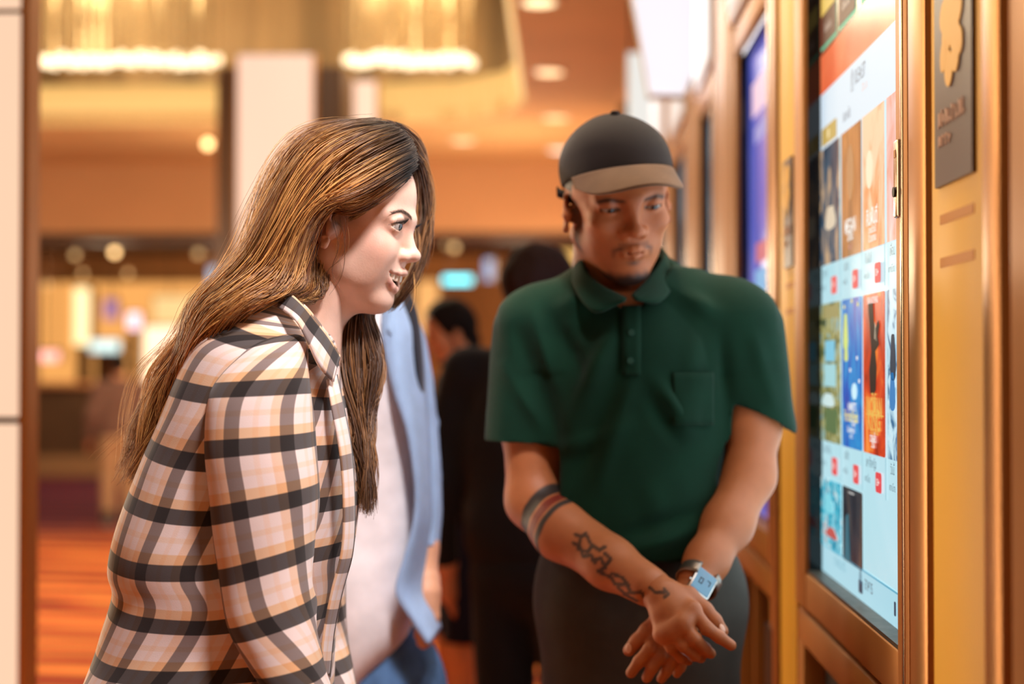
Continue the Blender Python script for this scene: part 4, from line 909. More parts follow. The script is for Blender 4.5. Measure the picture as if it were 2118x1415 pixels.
    MB().box(c0[0]-.11, c0[0]+.08, 2.755, 2.80, c0[2]-.19, c0[2]-.02, .02, seg=3).build('front_pocket', nv, bp, True)
    ribbon('shoulder_strap', q((812,690,2.63),(812,640,2.60),(818,606,2.52),(822,612,2.44),(834,650,2.405),(848,700,2.385),(856,760,2.375),(860,830,2.385)), q((848,690,2.64),(846,640,2.61),(846,596,2.53),(850,612,2.45),(862,655,2.425),(868,700,2.41),(872,760,2.40),(874,830,2.41)), 60, nv, bp, .008, None, .006)
    rebase(bp, (c0[0], 2.69, c0[2]-.24))
def build_background_people():
    bh = mat('black_hair', (.012,.009,.008), .7, spec=.2); dk = fabric('black_cotton', lin(24,22,22), .9, .1, 500, .3); nv = fabric('navy_shorts_cotton', lin(30,34,52), .9, .1, 500, .3)
    sk = lin(216,150,112); shz = mat('black_shoe', (.02,.02,.02), .5)
    p = P(1106,752,3.45); figure('person', 'person in black with back turned, behind the man in green', p[0], 3.45, 1.575, 68, sk, mat('dark_brown_hair', lin(48,32,25), .8, spec=.15), dk, dk, shz, 'bushy', wide=1.14)
    p = P(962,752,4.5); figure('person', 'person in black top and navy shorts with bare legs', p[0], 4.5, 1.50, 200, lin(240,172,124), bh, dk, nv, mat('white_shoe', (.6,.58,.55), .5), shorts=True, pitch=18, arms=[[(-.01,.17,1.385),(.02,.24,1.12),(.16,.17,1.20)],[(-.01,-.17,1.385),(.04,-.24,1.12),(.20,-.10,1.22)]])  # skin colour made lighter and more orange in place of warm light
    p = P(246,752,11.4); figure('person', 'short person in grey top and loose beige trousers near the snack counter', p[0], 11.4, 1.37, 110, sk, bh, fabric('grey_brown_knit', lin(128,98,86), .9, .1, 400, .3), fabric('beige_cotton', lin(206,170,130), .9, .1, 400, .3), shz, wide=1.1)
# ------------------------------------------------------------------ the lobby
def emi(name, col, s=1.0, base=None):
    return mat(name, base or tuple(c*.15 for c in col), .5, emit=col, estr=s)
def structure(o): o['kind'] = 'structure'; return o
bronze = noisy(mat('brushed_bronze', lin(180,122,58), .48, .45), 6, .10, stretch=(1,1,.08)); gold_metal = mat('polished_bronze', lin(176,124,72), .36, .85)
dark_bronze = mat('dark_bronze', lin(84,52,30), .3, .8); black_gloss = mat('black_bezel', (.006,.007,.008), .12); dark_wood = noisy(mat('dark_walnut', lin(84,54,32), .5), 5, .25, stretch=(4,4,.3))
yellow = noisy(mat('yellow_enamel', lin(240,188,52), .5), 3, .05)
CEIL = 3.0
def carpet_material():
    m = bpy.data.materials.new('patterned_carpet'); m.use_nodes = True; nt = m.node_tree; b = nt.nodes['Principled BSDF']
    b.inputs['Roughness'].default_value = .95; b.inputs['Specular IOR Level'].default_value = .1
    tc = nt.nodes.new('ShaderNodeTexCoord'); mp = nt.nodes.new('ShaderNodeMapping'); mp.inputs['Scale'].default_value = (.55, 1.25, 1); mp.inputs['Rotation'].default_value = (0,0,.25)
    nt.links.new(tc.outputs['Object'], mp.inputs[0])
    w = nt.nodes.new('ShaderNodeTexWave'); w.inputs['Scale'].default_value = .75; w.inputs['Distortion'].default_value = 7; w.inputs['Detail'].default_value = 2.5; w.bands_direction = 'Y'
    nt.links.new(mp.outputs[0], w.inputs['Vector'])
    r = nt.nodes.new('ShaderNodeValToRGB'); e = r.color_ramp.elements
    e[0].position, e[0].color = .12, (*lin(96,38,40), 1); e[1].position, e[1].color = .75, (*lin(255,134,80), 1); q = e.new(.4); q.color = (*lin(236,98,60), 1); q = e.new(.93); q.color = (*lin(255,168,84), 1)
    nt.links.new(w.outputs['Color'], r.inputs[0])
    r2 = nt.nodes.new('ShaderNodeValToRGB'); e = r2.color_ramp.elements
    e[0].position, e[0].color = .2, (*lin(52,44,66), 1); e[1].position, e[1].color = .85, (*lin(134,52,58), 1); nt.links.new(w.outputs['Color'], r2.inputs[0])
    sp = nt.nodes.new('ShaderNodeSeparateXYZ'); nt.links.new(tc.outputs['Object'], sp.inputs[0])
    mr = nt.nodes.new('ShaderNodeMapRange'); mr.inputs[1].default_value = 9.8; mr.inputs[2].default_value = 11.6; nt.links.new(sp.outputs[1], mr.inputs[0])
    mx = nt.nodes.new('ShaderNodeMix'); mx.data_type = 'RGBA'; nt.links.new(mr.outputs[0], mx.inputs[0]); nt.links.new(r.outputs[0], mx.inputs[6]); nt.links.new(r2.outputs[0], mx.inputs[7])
    nt.links.new(mx.outputs[2], b.inputs['Base Color']); return m
def build_setting():
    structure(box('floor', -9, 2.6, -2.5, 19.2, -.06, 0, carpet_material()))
    cm = noisy(mat('ceiling_paint', lin(214,168,112), .8), 1.5, .06)
    EX_, EY, Rr = -.25, 9.96, .85
    b = MB(); b.box(EX_, 2.6, -2.5, 12.0, CEIL, CEIL+.08); b.box(-9, EX_, EY, 12.0, CEIL, CEIL+.08)
    arc = [(EX_-Rr+Rr*math.cos(a), EY-Rr+Rr*math.sin(a)) for a in np.linspace(0, math.pi/2, 16)]
    b.prism([(EX_,EY,CEIL)]+[(x,y,CEIL) for x,y in arc[::-1]], (0,0,.08))
    structure(b.build('ceiling', cm))
    # band round the raised ceiling, the cove light put into it as emission
    cov = emi('cove_band_glow', lin(255,200,118), .9)
    path = [(EX_, 1.0)]+arc+[(-9, EY)]; pts = np.array(path); b = MB()
    for (x0,y0),(x1,y1) in zip(path[:-1], path[1:]):
        v = [b.bm.verts.new((x,y,z)) for x,y,z in ((x0,y0,CEIL-.005),(x1,y1,CEIL-.005),(x1,y1,CEIL+.27),(x0,y0,CEIL+.27))]; b.bm.faces.new(v)
    cv = b.build('trim_1', cov, None, True); md = cv.modifiers.new('thickness','SOLIDIFY'); md.thickness = .03; md.offset = 1; structure(cv)
    gold = mat('gold_fluted_panel', lin(172,142,98), .5, .2); noisy(gold, 3.2, .55, stretch=(1.6,1.6,.12))
    structure(box('wall_recess', -9, EX_+1.2, EY+.10, EY+.20, CEIL+.27, 4.8, gold))
    structure(box('wall_recess_side', EX_+.08, EX_+.18, 1, EY+.1, CEIL+.27, 4.8, gold)); structure(box('ceiling_raised', -9, EX_+1.2, 1, EY+.2, 4.8, 4.9, dark_wood))
    # soffit over the way to the snack hall, hall walls
    sof = noisy(mat('soffit_paint', lin(206,158,110), .7), .8, .08)
    structure(box('wall_back', -9, 2.6, 12.0, 12.25, 2.41, CEIL+.08, sof)); structure(box('trim_2', -9, 2.6, 11.97, 12.27, 2.34, 2.41, dark_wood))
    structure(box('ceiling_hall', -9, 2.6, 12.25, 19.2, 2.75, 2.85, mat('hall_ceiling', lin(110,72,42), .8)))
    structure(box('wall_hall', -9, 2.6, 19.0, 19.2, 0, 2.75, noisy(mat('hall_wall', lin(190,124,66), .8), .7, .2)))
    structure(box('wall_left', -9.1, -9, -2.5, 19.2, 0, 4.9, noisy(mat('left_wall', lin(150,96,54), .8), .7, .2)))
    structure(box('wall_right', .475, .60, .6, 9.4, 0, CEIL, noisy(mat('bronze_wall_panel', lin(140,84,42), .4, .3), 4, .15, stretch=(1,1,.1))))
    structure(box('wall_hall_right', .50, .62, 9.4, 19.2, 0, CEIL, noisy(mat('brown_wall', lin(196,120,56), .6), 1, .15)))
    structure(box('trim_3', .40, .50, 9.3, 9.42, 0, CEIL, dark_wood))
def downlight(px, py, col, e):
    p = PZ(px, py, CEIL); t = thing('ceiling_light', '', 'ceiling light', group=None)
    x, y = p[0], p[1]; b = MB(); n = 28
    for i in range(n):
        a0, a1 = 2*math.pi*i/n, 2*math.pi*(i+1)/n
        b.prism([(x+.078*math.cos(a0), y+.078*math.sin(a0), CEIL-.012),(x+.078*math.cos(a1), y+.078*math.sin(a1), CEIL-.012),(x+.10*math.cos(a1), y+.10*math.sin(a1), CEIL-.006),(x+.10*math.cos(a0), y+.10*math.sin(a0), CEIL-.006)], (0,0,.012))
    b.build('trim_ring', mat('white_metal', lin(236,214,186), .4), t)
    MB().cyl((x,y,CEIL-.010),(x,y,CEIL+.02),.078,None,28).build('lens', emi('downlight_lens_%d' % int(col[2]), lin(*col), 2.1), t)
    lamp('ceiling_lamp', 'SPOT', (x,y,CEIL-.03), e, (1,.72,.42), .06, (x,y,0), t, spot=2.3); return rebase(t, (x,y,CEIL))
def build_ceiling_lights():
    for px, py, col, e, lab in ((1115,2,(255,226,170),26,'round ceiling light nearest the camera, cut by the picture top'), (1137,147,(255,214,158),26,'round ceiling light second from the top, above the dark cap'),
        (1150,242,(255,206,146),26,'round ceiling light just above left of the dark cap'), (1156,309,(255,236,214),20,'whitest round ceiling light, half behind the dark cap'), (957,290,(255,200,150),20,'round ceiling light alone beside the woman\'s hair')):
        t = downlight(px, py, col, e); t['label'] = lab; t['group'] = 'ceiling downlights'
def light_column(name, label, x0, x1, y0, y1, z1, face, seams=(), core=None, z0=0.0):
    t = thing(name, label, 'light column'); zs = [z0]+sorted(seams)+[z1]
    for a, b_ in zip(zs[:-1], zs[1:]): box('light_panel', x0+.012, x1-.012, y0, y0+.03, a+.008, b_-.008, face, t, .004)
    box('back_plate', x0, x1+.0, y0+.028, y1, z0, z1, dark_bronze, t)
    for xa, xb in ((x0,x0+.012),(x1-.012,x1+.006)): box('edge_trim', xa, xb, y0-.004, y1, z0, z1, bronze, t)
    if core: box('column_core', *core, dark_wood, t, .01)
    return rebase(t, ((x0+x1)/2, (y0+y1)/2, 0))
def build_columns():
    warm = emi('column_diffuser', lin(255,212,186), 1.02); nearm = emi('near_column_diffuser', lin(255,215,182), .95)
    x1 = P(52,700,3.2)[0]
    t = light_column('light_column', 'glowing warm white panel column nearest the camera, cut by the left edge', x1-.55, x1, 3.2, 3.27, CEIL+.6, nearm, (P(20,870,3.2)[2], P(20,20,3.2)[2]))
    lamp('column_glow', 'AREA', (x1-.25, 3.12, 1.5), 55, (1,.74,.46), .5, (x1-.25+.5, 0, 1.5), t, size_y=2.6).location -= t.location
    a, b_ = P(487,110,8.0), P(652,110,8.0)
    light_column('light_column', 'glowing panel column behind the long brown hair', a[0], b_[0], 8.0, 8.06, a[2], warm, (), (P(452,1,8.1)[0], P(712,1,8.1)[0], 8.06, 8.5, 0, CEIL))
    a, b_ = P(716,165,9.3), P(782,165,9.3)
    light_column('light_column', 'narrow glowing panel column under the right chandelier', a[0], b_[0], 9.3, 9.36, a[2], warm)
def chandelier(label, pxa, pxb, ncol, Yc):
    t = thing('chandelier', label, 'chandelier'); a, b_ = P(pxa,150,Yc), P(pxb,150,Yc)
    z0 = a[2]-.02; zt = 4.55
    box('ceiling_plate', a[0]-.04, b_[0]+.04, Yc-.34, Yc+.34, zt, zt+.05, gold_metal, t, .01)
    box('hanger', (a[0]+b_[0])/2-.02, (a[0]+b_[0])/2+.02, Yc-.02, Yc+.02, zt+.05, 4.8, gold_metal, t)
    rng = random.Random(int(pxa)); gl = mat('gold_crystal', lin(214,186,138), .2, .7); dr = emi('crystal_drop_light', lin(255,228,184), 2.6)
    bead = None; drop = None
    for r_ in range(3):
        for i in range(ncol):
            x = a[0]+(b_[0]-a[0])*(i+.5)/ncol; y = Yc+(r_-1)*.24; lift = rng.random()*.05+.05*r_
            if bead is None:
                m = MB()
                for k in range(26):
                    z = k*.052; m.cyl((0,0,z),(0,0,z+.03),.004,.013,6,False); m.cyl((0,0,z+.03),(0,0,z+.05),.013,.004,6,False)
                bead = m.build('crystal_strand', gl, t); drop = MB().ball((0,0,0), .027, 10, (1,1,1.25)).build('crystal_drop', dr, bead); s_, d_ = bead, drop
            else:
                s_ = bead.copy(); COL.objects.link(s_); s_.parent = t; d_ = drop.copy(); COL.objects.link(d_); d_.parent = s_
            s_.location = (x, y, z0+lift+.03); s_.rotation_euler = (0,0,rng.random()*6); d_.location = (0,0,-.01)
    lamp('chandelier_lamp', 'POINT', ((a[0]+b_[0])/2, Yc-.7, z0+.5), 85, (1,.84,.58), .3, None, t)
    return rebase(t, ((a[0]+b_[0])/2, Yc, zt))
def build_chandeliers():
    chandelier('wide chandelier of hanging gold crystals at the left, beside the near light column', 62, 440, 22, 9.2)
    chandelier('narrower crystal chandelier hanging inside the corner of the lit ceiling cove', 722, 980, 15, 9.0)
    chandelier('long crystal chandelier hanging high behind the middle light column', 470, 700, 13, 7.2).location.z += .75
def build_hall():
    # snack counter and what glows around it, far beyond the soffit
    Yb = 16.2; g = lambda px, py, Y=Yb: P(px, py, Y)
    t = thing('snack_counter', 'long dark snack counter with a pale base, far at the left', 'counter')
    a, b_ = g(60,800), g(560,800); zt = a[2]
    box('counter_front', a[0], b_[0], Yb, Yb+.5, .24, zt, noisy(mat('counter_front', lin(92,66,44), .5), 2, .3), t); box('counter_base', a[0]-.02, b_[0]+.02, Yb-.04, Yb+.5, 0, .24, mat('pale_kick_board', lin(176,134,92), .7), t)
    box('counter_top', a[0]-.05, b_[0]+.05, Yb-.08, Yb+.55, zt, zt+.05, mat('peach_counter_top', lin(232,160,110), .4), t, .01); rebase(t, ((a[0]+b_[0])/2, Yb+.2, 0)); ct = zt+.05
    def lit(name, label, cat, px, py, w, h, Y, col, s, d=.12, frame=True, stand=False, rnd=0):
        t = thing(name, label, cat); c = P(px, py, Y); k = Y/2942; hw, hh = w*k/2, h*k/2
        z0 = ct if stand else c[2]-hh
        box('glow_panel', c[0]-hw, c[0]+hw, Y, Y+d*.5, max(z0, c[2]-hh), c[2]+hh, emi('glow_%d_%d' % (px, py), lin(*col), s), t, rnd or .01)
        box('housing', c[0]-hw-.02, c[0]+hw+.02, Y+d*.3, Y+d, max(z0, c[2]-hh-.02), c[2]+hh+.02, dark_bronze, t, .008)
        if stand: box('stand', c[0]-hw*.6, c[0]+hw*.6, Y+.01, Y+d, z0, max(z0+.02, c[2]-hh), dark_bronze, t)
        elif Y < 18:
            b = MB()
            for sx in (-.6,.6): b.cyl((c[0]+sx*hw,Y+d*.6,c[2]+hh),(c[0]+sx*hw,Y+d*.6,2.75),.008,None,8)
            b.build('hanging_rod', dark_bronze, t)
        elif frame: box('wall_bracket', c[0]-.03, c[0]+.03, Y+d, 18.97, c[2]-.02, c[2]+.02, dark_bronze, t)
        return rebase(t, (c[0], Y+d/2, max(z0, c[2]-hh)))
    lit('backing_glow', 'wide warm glow panel added behind the snack counter', 'glow panel', 285, 690, 420, 215, 18.45, (236,164,88), 1.15, .12)  # added glowing panel that brightens the hall behind the counter
    lit('popcorn_machine_light', 'tall warm glowing machine on the snack counter', 'popcorn machine', 166, 655, 26, 120, 16.45, (255,228,170), 1.7, .3, stand=True)
    lit('price_screen', 'small round-cornered pink lit sign beside the tall warm machine', 'sign', 276, 664, 26, 34, 16.5, (255,214,226), 1.8, .1, stand=True)
    lit('drink_dispenser', 'pale blue white lit dispenser on the snack counter', 'drink dispenser', 214, 716, 58, 24, 16.45, (214,240,236), 1.5, .3, stand=True)
    lit('ticket_sign', 'red and white lit box sign beside the near light column', 'sign', 100, 737, 40, 22, 13.0, (255,178,164), 1.9, .1)
    lit('menu_screen', 'dim violet screen above the snack counter', 'screen', 228, 640, 26, 40, 17.2, (190,140,190), .8, .08)
    lit('menu_board', 'wide warm lit menu board, partly behind the long brown hair', 'menu board', 400, 640, 170, 56, 17.6, (255,214,146), 1.0, .1)
    lit('display_case', 'big bright snack display case on the counter', 'display case', 390, 735, 190, 120, 16.5, (255,226,190), 1.6, .45, stand=True)
    lit('wall_sconce', 'pale blue lit panel at the edge of the dark column', 'light', 441, 575, 20, 46, 14.0, (196,214,236), 1.1, .1)
    lit('hanging_sign', 'bright cyan lit sign behind the woman\'s nose', 'sign', 946, 579, 60, 16, 14.5, (110,226,236), 3.0, .08)
    lit('lobby_screen', 'pale blue lit screen beside the cyan sign', 'screen', 1010, 558, 16, 44, 14.8, (170,190,226), 1.2, .08)
    lit('warm_wall_panel', 'warm lit wall panel beside the pale denim shoulder', 'light', 884, 640, 46, 120, 18.4, (255,186,110), .95, .1)
    lit('orange_wall_panel', 'orange lit wall panel above the head of the person in black', 'light', 1175, 520, 60, 50, 18.4, (255,200,110), 1.0, .1)
    i = 0
    for px, py, Y, s, r, lab in ((155,528,13.5,.9,.030,'small bulb left of the brightest bulb under the soffit'), (237,522,13.5,3.2,.034,'brightest small bulb under the soffit'), (410,525,13.6,.7,.034,'dim bulb beside the dark column'), (430,298,10.5,3.4,.034,'bulb beside the dark column, just below the lit cove'),
        (95,590,14.5,.7,.03,'dim bulb nearest the near light column'), (171,566,15.5,.6,.03,'dim bulb just above the tall warm machine'), (265,566,15.5,.55,.03,'dim bulb above the pink lit sign'), (940,512,14.5,1.2,.034,'bulb just above the cyan sign'), (925,505,15.5,.7,.034,'dim bulb left of the bulb above the cyan sign')):
        t = thing('pendant_bulb', lab, 'light bulb', group='small hanging bulbs'); c = P(px, py, Y); top = 2.75 if Y > 12.25 else CEIL
        MB().ball(c, r, 14).build('bulb', emi('bulb_%d' % i, lin(255,204,136), s*1.6), t, True); MB().cyl(c+np.array([0,0,r*.8]), (c[0],c[1],c[2]+r+.05), .014, .012, 12).build('socket', dark_bronze, t)
        MB().cyl((c[0],c[1],c[2]+r+.04), (c[0],c[1],top), .004, None, 8).build('cord', dark_bronze, t); rebase(t, (c[0],c[1],top)); i += 1
    t = thing('wall_light', 'round orange wall light left of the hanging white displays', 'light'); c = P(1286,182,9.0)
    MB().ball(c, .05, 16).build('globe', emi('orange_globe', lin(255,150,96), 1.4), t, True); MB().cyl(c, (.478,c[1],c[2]), .018, None, 12).build('arm', dark_bronze, t); rebase(t, c)
# ------------------------------------------------------------------ ticket machines along the right wall
XF = .40; XS = .425
def poster_mat(name, stops, scale, seed, s=1.0, stretch=(1,1,1), grad=0.0):
    m = bpy.data.materials.new(name); m.use_nodes = True; nt = m.node_tree; b = nt.nodes['Principled BSDF']; b.inputs['Roughness'].default_value = .22; b.inputs['Specular IOR Level'].default_value = .3; b.inputs['Base Color'].default_value = (.01,.01,.01,1)
    tc = nt.nodes.new('ShaderNodeTexCoord'); mp = nt.nodes.new('ShaderNodeMapping'); mp.inputs['Location'].default_value = (seed*3.1, seed*1.7, seed); mp.inputs['Scale'].default_value = stretch
    n = nt.nodes.new('ShaderNodeTexNoise'); n.inputs['Scale'].default_value = scale; n.inputs['Detail'].default_value = 5; n.inputs['Distortion'].default_value = 1.2
    nt.links.new(tc.outputs['Object'], mp.inputs[0]); nt.links.new(mp.outputs[0], n.inputs['Vector'])
    src = n.outputs['Fac']
    if grad:
        sp = nt.nodes.new('ShaderNodeSeparateXYZ'); nt.links.new(tc.outputs['Generated'], sp.inputs[0]); ad = nt.nodes.new('ShaderNodeMath'); ad.operation = 'MULTIPLY_ADD'; ad.inputs[1].default_value = grad
        nt.links.new(sp.outputs[2], ad.inputs[0]); nt.links.new(src, ad.inputs[2]); src = ad.outputs[0]
    r = nt.nodes.new('ShaderNodeValToRGB'); e = r.color_ramp.elements; e[0].position, e[0].color = stops[0][0], (*lin(*stops[0][1]), 1); e[1].position, e[1].color = stops[-1][0], (*lin(*stops[-1][1]), 1)
    for p_, c_ in stops[1:-1]: q = e.new(p_); q.color = (*lin(*c_), 1)
    nt.links.new(src, r.inputs[0]); nt.links.new(r.outputs[0], b.inputs['Emission Color']); b.inputs['Emission Strength'].default_value = s; MATS[name] = m; return m
TXT = []
def text(s, y, z, size, m, parent, X, bold=False, shear=0, width=1.0, align='CENTER'):
    """writing on a face of the machines: reads from far to near"""
    cu = bpy.data.curves.new('lettering', 'FONT'); cu.body = s; cu.size = size; cu.align_x = align; cu.align_y = 'CENTER'; cu.shear = shear
    if bold: cu.offset = size*.02
    o = bpy.data.objects.new('lettering', cu); COL.objects.link(o)
    R = Matrix(((0,0,-1),(-1,0,0),(0,1,0))) @ Matrix.Diagonal((width,1,1)); M4 = R.to_4x4(); M4.translation = (X, y, z); o.matrix_world = M4
    cu.materials.append(m); TXT.append((o, parent)); return o
def finish_text():
    """turn the lettering into meshes owned by their screens and signs"""
    dg = bpy.context.evaluated_depsgraph_get()
    for o, par in TXT:
        me = bpy.data.meshes.new_from_object(o.evaluated_get(dg)); me.name = 'lettering'
        n = bpy.data.objects.new('lettering', me); COL.objects.link(n)
        mw = o.matrix_basis.copy(); n.parent = par
        w = Matrix.Identity(4); q = par
        while q: w = Matrix.Translation(q.location) @ w; q = q.parent
        n.matrix_basis = w.inverted() @ mw; bpy.data.objects.remove(o)
def plate(name, y0, y1, z0, z1, X, m, parent, th=.0006, rad=0):
    """a thin sheet facing the aisle, its visible face at X"""
    if rad:
        pts = []
        for cy, cz, a0 in ((y1-rad,z1-rad,0),(y0+rad,z1-rad,90),(y0+rad,z0+rad,180),(y1-rad,z0+rad,270)):
            for a in range(0, 91, 30): pts.append((X, cy+rad*math.cos(math.radians(a0+a)), cz+rad*math.sin(math.radians(a0+a))))
        return MB().prism(pts, (th,0,0)).build(name, m, parent)
    return box(name, X, X+th, y0, y1, z0, z1, m, parent)
def ticket_kiosk(label, y0, y1, screen=True, detail=False, zs0=None, zs1=2.0, stile=.048, bez=.022):
    t = thing('ticket_kiosk', label, 'ticket kiosk', group='ticket machines along the right wall'); w = y1-y0; zs0 = zs0 or .98
    fy0, fy1 = y0+.055, y1-stile                       # opening for the screen
    m = bronze
    fr = MB(); fr.box(XF-.004, .47, y0, fy0, zs0-.06, zs1+.06, .004); fr.box(XF-.004, .47, fy1, y1, zs0-.06, zs1+.06, .004); fr.box(XF-.002, .47, fy0, fy1, zs1, zs1+.058, .003); fr.box(XF-.002, .47, fy0, fy1, zs0-.058, zs0, .003); fr.build('frame', m, t, True)
    bz = MB(); bz.box(XF+.004, .468, fy0, fy0+.012, zs0, zs1); bz.box(XF+.004, .468, fy1-bez, fy1, zs0, zs1); bz.box(XF+.006, .466, fy0+.012, fy1-bez, zs1-.02, zs1); bz.build('bezel', black_gloss, t)
    MB().box(XF-.0055, XF+.002, y0+.016, y0+.028, zs0-.05, zs1+.05, .0012).build('rail', mat('satin_steel', lin(190,164,140), .25, 1), t, True)
    lo = MB(); zb = zs0-.068; slots = ((y0+.05, y0+w*.47, zb-.42, zb-.055),(y0+w*.50, y1-.055, zb-.42, zb-.055))
    lo.box(XF, .47, y0, y1, zb-.055, zb, .004); lo.box(XF, .47, y0, y0+.05, .10, zb-.05, .003); lo.box(XF, .47, y1-.055, y1, .10, zb-.05, .003); lo.box(XF, .47, y0+.04, y1-.05, .10, zb-.42, .003); lo.box(XF+.002, .47, y0+w*.47, y0+w*.50, zb-.43, zb-.04, .002); lo.build('lower_cabinet', m, t, True)
    for a, b_, c, d in slots: box('service_slot', XF+.035, XF+.045, a-.01, b_+.01, c-.01, d+.01, mat('dark_slot', (.012,.010,.009), .5), t)
    box('plinth', XF+.02, .47, y0+.01, y1-.01, 0, .10, dark_bronze, t)
    hd = MB(); hd.box(XF-.01, .47, y0, y1, zs1+.075, zs1+.44, .006); h = hd.build('header', mat('cream_header', lin(236,226,214), .4), t, True)
    box('header_light', XF-.016, XF-.010, y0+.02, y1-.02, zs1+.10, zs1+.42, emi('header_light', lin(240,228,220), .8), h)
    return t, (fy0+.012, fy1-bez, zs0+.006, zs1-.02)
def sign_panel(label, y0, y1, sy0, sy1, sz0, sz1, z_text=True):
    t = thing('sign_panel', label, 'sign panel', group='yellow sign panels between the machines')
    box('yellow_board', XF, .47, y0, y1, .06, CEIL-.15, yellow, t, .003)
    box('plinth', XF+.02, .47, y0+.005, y1-.005, 0, .06, dark_bronze, t)
    sg = plate('sign', sy0, sy1, sz0, sz1, XF-.004, mat('aubergine_sign', lin(72,44,44), .4), t, .004)
    em = mat('yellow_emblem', lin(240,188,60), .5); w = sy1-sy0; cy = (sy0+sy1)/2; H = sz1-sz0
    b = MB()
    LV = []
    def leaf(py, pz, a, l, wd): 
        c = np.array([py, pz]); d = np.array([math.sin(a), math.cos(a)]); n = np.array([d[1], -d[0]]); pts = []
        for k in range(20):
            th = 2*math.pi*k/20; q = c+d*(l*math.cos(th))+n*(wd*math.sin(th)); pts.append((XF-.0056-.00006*len(LV), q[0], q[1]))
        LV.append(0); b.prism(pts, (.0012,0,0))
    e0 = sz1-H*.34
    for py, pz, a, l, wd in ((0,.17,0,.13,.30),(-.10,.06,.15,.11,.13),(.12,.07,-.12,.12,.12),(-.22,.00,.25,.08,.09),(.06,-.10,.05,.10,.11),(-.12,-.06,.1,.09,.10),(.20,-.02,-.25,.09,.08)):
        leaf(cy+py*w, e0+pz*H, a, l*H*.9, wd*w)
    b.build('emblem', em, sg)
    ln = mat('pale_lettering', lin(214,178,160), .6); r = random.Random(3)
    for row, (zz, hh, n) in enumerate(((.33,.036,8),(.22,.024,4))):
        b = MB()
        for k in range(n):
            yy = cy+w*.36-k*w*.092; z = sz0+H*zz; b.box(XF-.0052, XF-.004, yy-w*.012, yy+w*.012, z-H*hh, z+H*hh*r.choice((1,1,1.35))); b.box(XF-.0052, XF-.004, yy-w*.05, yy, z+H*hh*.7*(r.choice((-1,1))), z+H*hh*.7*(r.choice((-1,1)))+.003)
        b.build('sign_wording', ln, sg)
    b = MB(); zz = sz0-H*.16
    for q in range(2): b.box(XF-.0008, XF, sy0+w*.05, sy1-w*.05, zz-q*.045-.006, zz-q*.045+.004)
    b.build('small_print', mat('brown_print', lin(206,140,52), .6), t)
    lamp('panel_wash_fill', 'AREA', (XF-.34, (y0+y1)/2, 2.75), 4.2, (1,.84,.56), .12, (XF, (y0+y1)/2, 1.35), t, size_y=y1-y0)  # added lamp without a fixture, brightens the board from above
    return rebase(t, (XF+.03, (y0+y1)/2, 0))
def mirror_post(y0, y1, label, x=None):
    t = thing('bronze_post', label, 'post', group='polished bronze posts')
    box('post_shaft', (x or XF)-.006, .47, y0, y1, .08, CEIL, gold_metal, t, .008); box('post_base', XF-.012, .47, y0-.004, y1+.004, 0, .08, dark_bronze, t, .004)
    return rebase(t, (XF+.03, (y0+y1)/2, 0))
def yx(px, X=XF): return PX(px, 700, X)[1]
